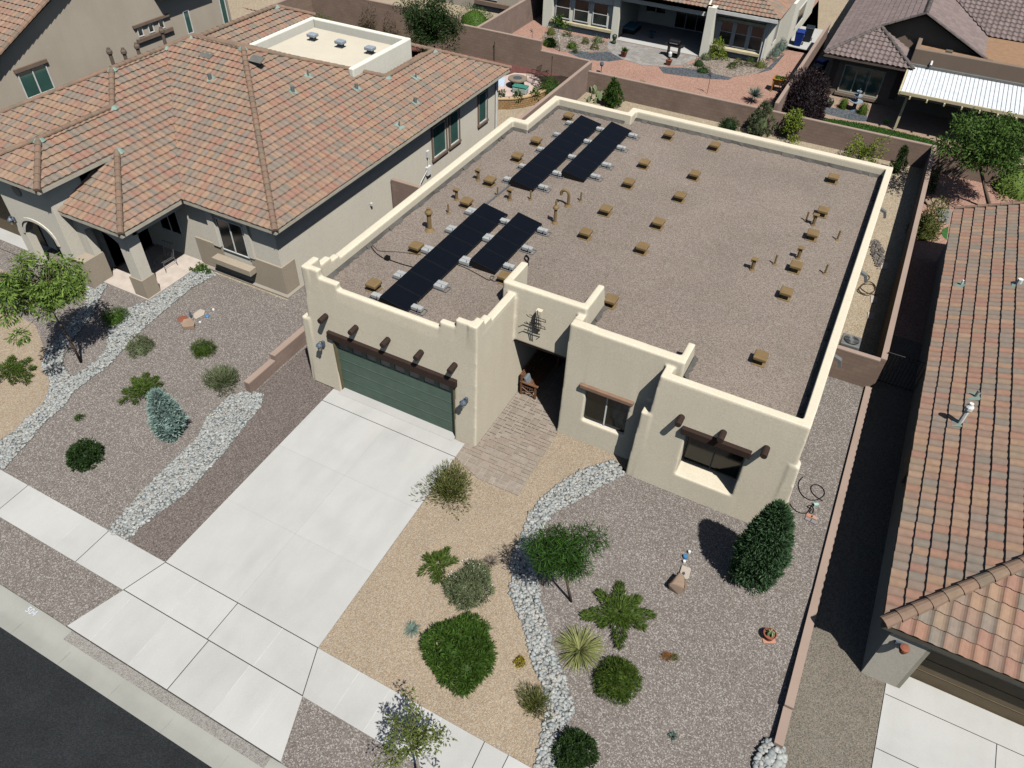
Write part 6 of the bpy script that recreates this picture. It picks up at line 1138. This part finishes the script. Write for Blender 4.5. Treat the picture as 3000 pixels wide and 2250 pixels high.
# left yard ornaments
slabrock('grey_flagstone', k07, [(1255, 490), (1300, 460), (1332, 470), (1325, 495), (1270, 525), (1255, 515)], 0.0, 0.06, ROCKG, 'pinkish grey flagstone among ornaments in the left gravel'); slabrock('sandstone_piece', k07, [(1182, 570), (1195, 540), (1240, 530), (1268, 560), (1262, 580), (1220, 588), (1190, 588)], 0.0, 0.16, ROCKO, 'orange and cream sandstone piece beside the rusty disc')
for p, c_, r0, h0, lb, nm, ct_ in (((1184, 519), TERRA, 0.22, 0.03, 'flat rusty brown disc beside the sandstone piece', 'rusty_disc', 'disc'), ((1343, 503), BLUEG, 0.10, 0.08, 'small blue glazed bowl right of the grey flagstone', 'blue_bowl', 'bowl'), ((1385, 465), WHITE, 0.06, 0.12, 'small white ball light farthest right among the left yard ornaments', 'white_ball', 'ornament'), ((1298, 543), WHITE, 0.05, 0.08, 'small white ball light in front of the grey flagstone', 'white_ball', 'ornament'), ((1240, 510), PEWT, 0.05, 0.34, 'slim pewter figurine beside the grey flagstone', 'figurine', 'figurine')):
    q = G(k07(*p)); m = M(); m.lathe(q, [(r0 * 0.8, 0), (r0, h0 * 0.4), (r0 * 0.7, h0 * 0.85), (r0 * 0.3, h0)], 14); tag(m.build(nm, c_, origin=q), lb, ct_)
# utility things beside the house
def ac_unit(x, y, z, label, s=0.72):
    t = thing('air_conditioner', (x, y, z), label, 'air conditioner'); h = 1.0; m = M(); m.box(x - s / 2, x + s / 2, y - s / 2, y + s / 2, z + 0.05, z + h); m.build('cabinet', GREYM, t, bevel=0.04)
    m = M(); m.lathe((x, y, z + h + 0.002), [(s * 0.41, 0), (s * 0.41, 0.01), (0.001, 0.012)], 24); m.build('fan_well', BLACK, t); m = M()
    for k in range(7): r0 = s * (0.06 + 0.05 * k); pts = [(x + r0 * math.cos(a), y + r0 * math.sin(a), z + h + 0.03) for a in [6.283 * j / 24 for j in range(25)]]; m.tube(pts, 0.006, 4, caps=False)
    m.build('fan_grille', GREYM, t); m = M(); m.lathe((x, y, z + h + 0.01), [(0.1, 0), (0.09, 0.03)], 12); m.build('fan_hub', GREYM, t); m = M()
    for k in range(4): m.cbox((x + 0.17 * math.cos(k * 1.57), y + 0.17 * math.sin(k * 1.57), z + h + 0.018), (0.22, 0.1, 0.01), rz=k * 1.57, rx=0.2)
    m.build('fan_blades', plain('fan_metal', (90, 92, 92), 0.5), t)
ac_unit(16.46, 11.35, 0.0, 'grey air conditioner behind the short block wall right of the adobe house'); ac_unit(-4.75, 12.75, 0.0, 'grey air conditioner between the two houses behind the short wall')
P_ = [G(k27(*p)) for p in ((1165, 225), (1210, 250), (1180, 290), (1140, 330), (1180, 360), (1240, 340), (1230, 300), (1170, 300), (1130, 340), (1200, 370), (1250, 320), (1210, 280), (1150, 310), (1190, 350), (1270, 370))]; Q = []
for i in range(len(P_) - 1):
    p0, p1, p2, p3 = P_[max(i - 1, 0)], P_[i], P_[i + 1], P_[min(i + 2, len(P_) - 1)]
    for t in (0, .25, .5, .75): Q.append(0.5 * ((2 * p1) + (-p0 + p2) * t + (2 * p0 - 5 * p1 + 4 * p2 - p3) * t * t + (-p0 + 3 * p1 - 3 * p2 + p3) * t ** 3) + np.array([0, 0, 0.03]))
m = M(); m.tube(Q, 0.018, 6); tag(m.build('garden_hose', plain('brown_hose', (84, 66, 52)), origin=Q[0]), 'brown garden hose heaped in coils in the side yard', 'hose')
for i, p in enumerate(((1305, 175), (1240, 395), (1220, 500))): slabrock('stepping_stone', k27, [(p[0] - 22, p[1] - 25), (p[0] + 22, p[1] - 18), (p[0] + 18, p[1] + 24), (p[0] - 26, p[1] + 20)], 0.0, 0.04, ROCKG, ('farthest', 'middle', 'nearest')[i] + ' square stepping stone in the side yard', 'stepping stone')
stones('dark_side_stones', GP(k27, [(1210, 20), (1260, 10), (1310, 90), (1300, 160), (1260, 200), (1225, 120)]), 160, 0.06, 0.11, palette('dark_stone', [(128, 120, 112), (150, 142, 134), (108, 102, 96)], 0.7), 'patch of dark river stones in the side yard by the scupper')
# fire table, chairs, ottoman on the round patio
q = at(kg(1535, 845), 1.15); ft = thing('fire_table', (q[0], q[1], 0.6), 'round stone fire pit table on the pink patio', 'fire table'); c = (q[0], q[1], 0.6)
m = M(); m.lathe(c, [(0.45, 0), (0.42, 0.5)], 24); m.build('pedestal', plain('stone_grey', (120, 110, 98)), ft); m = M(); m.lathe(c, [(0.40, 0.50), (0.62, 0.50), (0.62, 0.57), (0.3, 0.575)], 32); m.build('table_top', plain('stone_top', (150, 136, 116)), ft); m = M(); m.lathe((c[0], c[1], 1.18), [(0.3, 0), (0.28, 0.012), (0.001, 0.013)], 24); m.build('burner_lid', plain('slate_lid', (84, 92, 98)), ft)
def chair(p, rz, label):
    q = at(p, 0.6); o = thing('rocking_chair', (q[0], q[1], 0.6), label, 'chair', 'metal rocking chairs by the fire table'); o.rotation_euler = (0, 0, rz); W = 0.30
    def part(nm, f):
        m = M(); f(m); off = wloc(o); me = bpy.data.meshes.new(nm); me.from_pydata(m.v, [], m.f); me.materials.append(IRON); x = bpy.data.objects.new(nm, me); COL.objects.link(x); x.parent = o
    part('seat', lambda m: [m.tube([(-W, -W + i * 0.1, 0.42), (W, -W + i * 0.1, 0.42)], 0.012, 5) for i in range(7)])
    part('backrest', lambda m: [m.tube([(-W + i * 0.1, W, 0.42), (-W + i * 0.1, W + 0.16, 1.1)], 0.011, 5) for i in range(7)] + [m.tube([(-W, W + 0.16, 1.1), (W, W + 0.16, 1.1)], 0.016, 5)])
    for sx in (-W, W): part('armrest', lambda m: m.tube([(sx, -W, 0.64), (sx, W + 0.05, 0.66)], 0.018, 5)); part('leg', lambda m: m.tube([(sx, -W, 0.64), (sx, -W, 0.05)], 0.014, 5)); part('leg', lambda m: m.tube([(sx, W, 0.42), (sx, W, 0.05)], 0.014, 5)); part('rocker', lambda m: m.tube([(sx, -0.45, 0.09), (sx, -0.2, 0.03), (sx, 0.15, 0.02), (sx, 0.5, 0.1)], 0.016, 5))
chair(kg(1700, 880), -1.7, 'farther black metal rocking chair close to the fire table'); chair(kg(1770, 930), -2.0, 'nearer black metal rocking chair beside the feathery shrub')
q = at(kg(1565, 965), 0.8); m = M(); m.cbox((q[0], q[1], 0.78), (0.95, 0.5, 0.36), rz=0.1); ot = tag(m.build('storage_ottoman', plain('pale_box', (196, 204, 198)), origin=(q[0], q[1], 0.6), bevel=0.05), 'pale ottoman with teal cushion in front of the fire table', 'ottoman'); m = M(); m.cbox((q[0], q[1], 1.0), (0.98, 0.54, 0.09), rz=0.1); m.build('cushion', TEAL, ot, bevel=0.04)
q = at(kg(1355, 890), 0.7); m = M(); m.cbox((q[0], q[1], 0.72), (0.5, 0.8, 0.08), rz=0.4, rx=0.4); tag(m.build('lounge_cushion', plain('pale_blue', (190, 206, 222)), origin=q, bevel=0.03), 'pale blue lounge cushion left of the fire table', 'cushion')
for p, lb in ((kg(1285, 660), 'tall thin dark stake in the red gravel'), (kg(1897, 820), 'tall thin dark stake behind the feathery shrub')): q = at(p, 0.5); m = M(); m.tube([q, q + np.array([0, 0, 1.3])], 0.016, 5); m.lathe(q + np.array([0, 0, 1.15]), [(0.01, 0), (0.035, 0.05), (0.01, 0.16)], 8); tag(m.build('torch_stake', IRON, origin=q), lb, 'garden stake')
# ivory house patio things
q = G(kb(1735, 615)); gr = thing('gas_grill', q, 'black gas grill with white propane tank on the paver patio', 'grill'); x, y = q[0], q[1]
m = M(); m.box(x - 0.42, x + 0.42, y - 0.25, y + 0.3, 0.12, 0.18); m.box(x - 0.42, x - 0.36, y - 0.25, y + 0.3, 0.18, 0.8); m.box(x + 0.36, x + 0.42, y - 0.25, y + 0.3, 0.18, 0.8); m.build('cart', BLACK, gr); m = M(); m.box(x - 0.7, x + 0.7, y - 0.27, y + 0.27, 0.8, 0.86); m.build('side_shelf', IRON, gr, bevel=0.02)
m = M(); m.tube([(x - 0.4, y, 0.98), (x + 0.4, y, 0.98)], 0.26, 14); m.build('lid', BLACK, gr, bevel=0.02); m = M(); m.tube([(x - 0.3, y - 0.3, 1.02), (x + 0.3, y - 0.3, 1.02)], 0.02, 6); m.build('handle', ALU, gr); m = M(); m.lathe((x - 0.12, y - 0.36, 0.1), [(0.12, 0), (0.14, 0.06), (0.14, 0.28), (0.06, 0.36)], 14); m.build('propane_tank', WHITE, gr)
for sx in (-0.36, 0.36): m = M(); m.tube([(x + sx - 0.02, y - 0.1, 0.07), (x + sx + 0.02, y - 0.1, 0.07)], 0.07, 10); m.build('wheel', BLACK, gr)
def pot(p, label, plant=L_GRN, nleaf=60, hgt=0.35):
    q = G(p); t = thing('square_pot', q, label, 'pot plant', 'terracotta pots on the paver patio'); m = M(); m.tbox((q[0] - 0.13, q[0] + 0.13, q[1] - 0.13, q[1] + 0.13), (q[0] - 0.2, q[0] + 0.2, q[1] - 0.2, q[1] + 0.2), 0.03, 0.4); m.build('pot', TERRA, t)
    D = dirs(nleaf, 0.2); V, Fq = leaves(np.repeat((q + np.array([0, 0, 0.4]))[None], nleaf, 0), D, hgt, 0.07); np_obj('foliage', V, Fq, plant, parent=t)
pot(kb(1205, 615), 'terracotta square pot with upright green plant at the left of the paver patio'); pot(kb(1688, 705), 'terracotta square pot with low plant in front of the grill', nleaf=20, hgt=0.12)
q = G(kb(1100, 475)); m = M(); m.lathe(q, [(0.12, 0), (0.17, 0.15), (0.1, 0.3), (0.17, 0.42), (0.19, 0.6), (0.12, 0.68)], 14); tag(m.build('glazed_urn', plain('green_glaze', (64, 84, 62), 0.4), origin=q), 'dark green glazed urn beside the ivory patio post', 'urn')
q = at(kb(1290, 300), 0.3); so2 = thing('patio_sofa', (q[0], q[1], 0.06), 'blue cushioned sofa in the shade of the ivory house patio', 'sofa'); m = M(); m.box(q[0] - 0.5, q[0] + 0.5, q[1] - 0.8, q[1] + 0.8, 0.1, 0.35); m.build('frame', IRON, so2); m = M(); m.box(q[0] - 0.48, q[0] + 0.5, q[1] - 0.78, q[1] + 0.78, 0.36, 0.52); m.build('seat_cushion', plain('blue_cushion', (96, 148, 172)), so2, bevel=0.04); m = M(); m.box(q[0] - 0.6, q[0] - 0.48, q[1] - 0.8, q[1] + 0.8, 0.36, 0.9); m.build('backrest', plain('blue_cushion', (96, 148, 172)), so2, bevel=0.04)
q = at(kb(1515, 350), 0.45); m = M(); m.lathe((q[0], q[1], 0.06), [(0.2, 0), (0.03, 0.03), (0.03, 0.38), (0.28, 0.4), (0.28, 0.46)], 14); tag(m.build('patio_stool', plain('teal_seat', (70, 120, 140)), origin=(q[0], q[1], 0.06)), 'round teal topped stool in the shaded patio', 'stool')
def spinner(p, h, label, k=10, r0=0.28):
    q = G(p); t = thing('garden_spinner', q, label, 'wind spinner'); m = M(); m.tube([q, q + np.array([0, 0, h])], 0.015, 6); m.build('stake', IRON, t); m = M()
    for i in range(k): a = 6.283 * i / k; c = q + np.array([0, -0.03, h]); m.slab([c, c + np.array([math.cos(a) * r0 * 0.6, 0, math.sin(a) * r0 * 0.6 + 0.04]), c + np.array([math.cos(a) * r0, -0.05, math.sin(a) * r0]), c + np.array([math.cos(a + 0.25) * r0 * 0.6, 0.04, math.sin(a + 0.25) * r0 * 0.6])], (0, 0.008, 0))
    m.build('petals', PEWT, t)
spinner(ke(315, 1215), 1.25, 'grey metal wind spinner on a tall stake beyond the back wall'); spinner(kb(215, 445), 0.75, 'dark metal flower stake near the dividing wall', 8, 0.22)
q = G(kb(960, 790)); m = M(); m.lathe(q, [(0.09, 0), (0.03, 0.1), (0.03, 0.45), (0.10, 0.5), (0.15, 0.62), (0.10, 0.75)], 12); tag(m.build('gazing_ball', PEWT, origin=q), 'small grey gazing ball stand just behind the back wall', 'gazing ball')
def bin_(x, y, rz, mat, label):
    t = thing('wheeled_bin', (x, y, 0.05), label, 'wheeled bin', 'wheeled bins beside the houses'); R = Matrix.Rotation(rz, 3, 'Z'); T = lambda a, b, z: tuple(Vector((x, y, 0)) + R @ Vector((a, b, 0)) + Vector((0, 0, z)))
    m = M(); m.hexa([T(-.24, -.26, .08), T(.24, -.26, .08), T(.24, .26, .08), T(-.24, .26, .08)], [T(-.31, -.34, 1.02), T(.31, -.34, 1.02), T(.31, .36, 1.02), T(-.31, .36, 1.02)]); m.build('body', mat, t, bevel=0.03)
    m = M(); m.hexa([T(-.33, -.37, 1.03), T(.33, -.37, 1.03), T(.33, .38, 1.03), T(-.33, .38, 1.03)], [T(-.28, -.32, 1.11), T(.28, -.32, 1.11), T(.3, .38, 1.12), T(-.3, .38, 1.12)]); m.build('lid', mat, t, bevel=0.02)
    m = M(); m.tube([T(-.3, .43, 1.0), T(.3, .43, 1.0)], 0.025, 6); m.build('handle', mat, t)
    for s in (-.3, .3): m = M(); m.tube([T(s - .03, .3, .13), T(s + .03, .3, .13)], 0.12, 12); m.build('wheel', BLACK, t)
bin_(7.0, 47.3, 0.0, BLUEB, 'blue wheeled bin beside the ivory house'); bin_(7.45, 48.6, 0.1, plain('dark_navy', (36, 44, 54), 0.5), 'dark wheeled bin behind the blue one beside the ivory house')
bin_(9.55, 41.9, -0.4, BLUEB, 'blue wheeled bin in the shade left of the mauve roofed house'); bin_(9.5, 40.6, -0.4, plain('dark_bin', (34, 36, 38), 0.5), 'dark wheeled bin in the shade left of the mauve roofed house')
q = G(ke(1190, 1180)); pb = thing('wooden_planter', q, 'amber wooden raised planter box on legs beside the purple shrub', 'planter'); x, y = q[0] + 0.2, q[1] + 0.1
m = M(); m.hexa([(x - .35, y - .25, .45), (x + .35, y - .25, .45), (x + .35, y + .25, .45), (x - .35, y + .25, .45)], [(x - .5, y - .38, .85), (x + .5, y - .38, .85), (x + .5, y + .38, .85), (x - .5, y + .38, .85)]); m.build('trough', ORANGEW, pb)
for sx in (-.4, .4):
    for sy in (-.3, .3): m = M(); m.box(x + sx - .04, x + sx + .04, y + sy - .04, y + sy + .04, 0, .84); m.build('leg', ORANGEW, pb)
D = dirs(160, 0.2); V, Fq = leaves(np.array([x, y, 0.84]) + rng.uniform(-0.36, 0.36, (160, 3)) * np.array([1, .8, 0]), D, 0.14, 0.07); np_obj('foliage', V, Fq, L_GRN, parent=pb)
q = G(k20(1105, 712)); fo = thing('fountain', q, 'grey tiered garden fountain between the clipped balls', 'fountain')
m = M(); m.lathe(q, [(0.3, 0), (0.14, 0.08), (0.1, 0.45), (0.16, 0.5)], 16); m.build('pedestal', PEWT, fo)
for z, r0 in ((0.5, 0.42), (0.85, 0.27), (1.12, 0.16)): m = M(); m.lathe(q + np.array([0, 0, z]), [(r0 * 0.3, -0.03), (r0, 0.06), (r0, 0.1), (r0 * 0.85, 0.09), (r0 * 0.3, 0.02)], 20); m.build('basin', plain('pale_stone', (170, 182, 192), 0.5), fo)
m = M(); m.tube([q + np.array([0, 0, 0.5]), q + np.array([0, 0, 1.4])], [0.07, 0.02], 8); m.build('column', PEWT, fo)
q = G(k20(940, 690)); m = M(); m.lathe(q, [(0.2, 0), (0.3, 0.3), (0.27, 0.31)], 16); bp = tag(m.build('flower_pot', plain('dark_pot', (70, 60, 54)), origin=q), 'dark pot of white and green flowers under the mauve house window', 'pot plant'); D = dirs(120, 0.1); V, Fq = leaves(q + np.array([0, 0, 0.3]) + D * 0.2, D, 0.12, 0.08); np_obj('foliage', V, Fq, L_GRN, parent=bp); V, Fq = leaves(q + np.array([0, -0.1, 0.42]) + D * 0.16, D, 0.06, 0.06); np_obj('blossoms', V, Fq, L_WHT, parent=bp)
q = G(k20(1315, 800)); m = M(); m.lathe(q, [(0.1, 0), (0.13, 0.22), (0.05, 0.3)], 12); m.tube([q + np.array([0.1, 0, 0.08]), q + np.array([0.28, 0, 0.3])], 0.02, 6); tag(m.build('watering_can', plain('lime_plastic', (110, 170, 60), 0.5), origin=q), 'lime green watering can in the shade of the white patio cover', 'watering can')
rock('peach_boulder', kk(770, 850), 0.55, ROCKO, 'large peach boulder beyond the shaded block wall in the right neighbour yard', sq=(1.2, 0.6, 0.5), seed=8)
# porch chair of the left house
pcx, pcy = -11.6, 2.6; ch = thing('porch_chair', (pcx, pcy, 0.1), 'pale wire framed chair in the shaded arched porch', 'chair')
m = M(); [m.tube([(pcx - .3 + i * .1, pcy - .3, .55), (pcx - .3 + i * .1, pcy + .3, .52)], .012, 5) for i in range(7)]; m.build('seat', GREYM, ch); m = M(); [m.tube([(pcx - .3 + i * .1, pcy + .3, .52), (pcx - .3 + i * .1, pcy + .45, 1.15)], .012, 5) for i in range(7)]; m.tube([(pcx - .32, pcy + .45, 1.15), (pcx + .32, pcy + .45, 1.15)], .02, 5); m.build('backrest', GREYM, ch)
for sx in (-.3, .3):
    for sy in (-.3, .3): m = M(); m.tube([(pcx + sx, pcy + sy, .53), (pcx + sx * 1.15, pcy + sy * 1.15, .1)], .015, 5); m.build('leg', GREYM, ch)
# painted house number on the kerb
q = at((66, 1800), -0.50); cu = bpy.data.curves.new('kerb_number', 'FONT'); cu.body = '504'; cu.size = 0.26; cu.extrude = 0.001
tx = bpy.data.objects.new('kerb_number', cu); COL.objects.link(tx); dg = bpy.context.evaluated_depsgraph_get(); me = bpy.data.meshes.new_from_object(tx.evaluated_get(dg)); bpy.data.objects.remove(tx)
o = bpy.data.objects.new('kerb_number', me); COL.objects.link(o); me.materials.append(plain('kerb_paint', (214, 220, 230), k=0.8)); o.location = (q[0] - 0.05, -11.52, -0.496); struct(o)
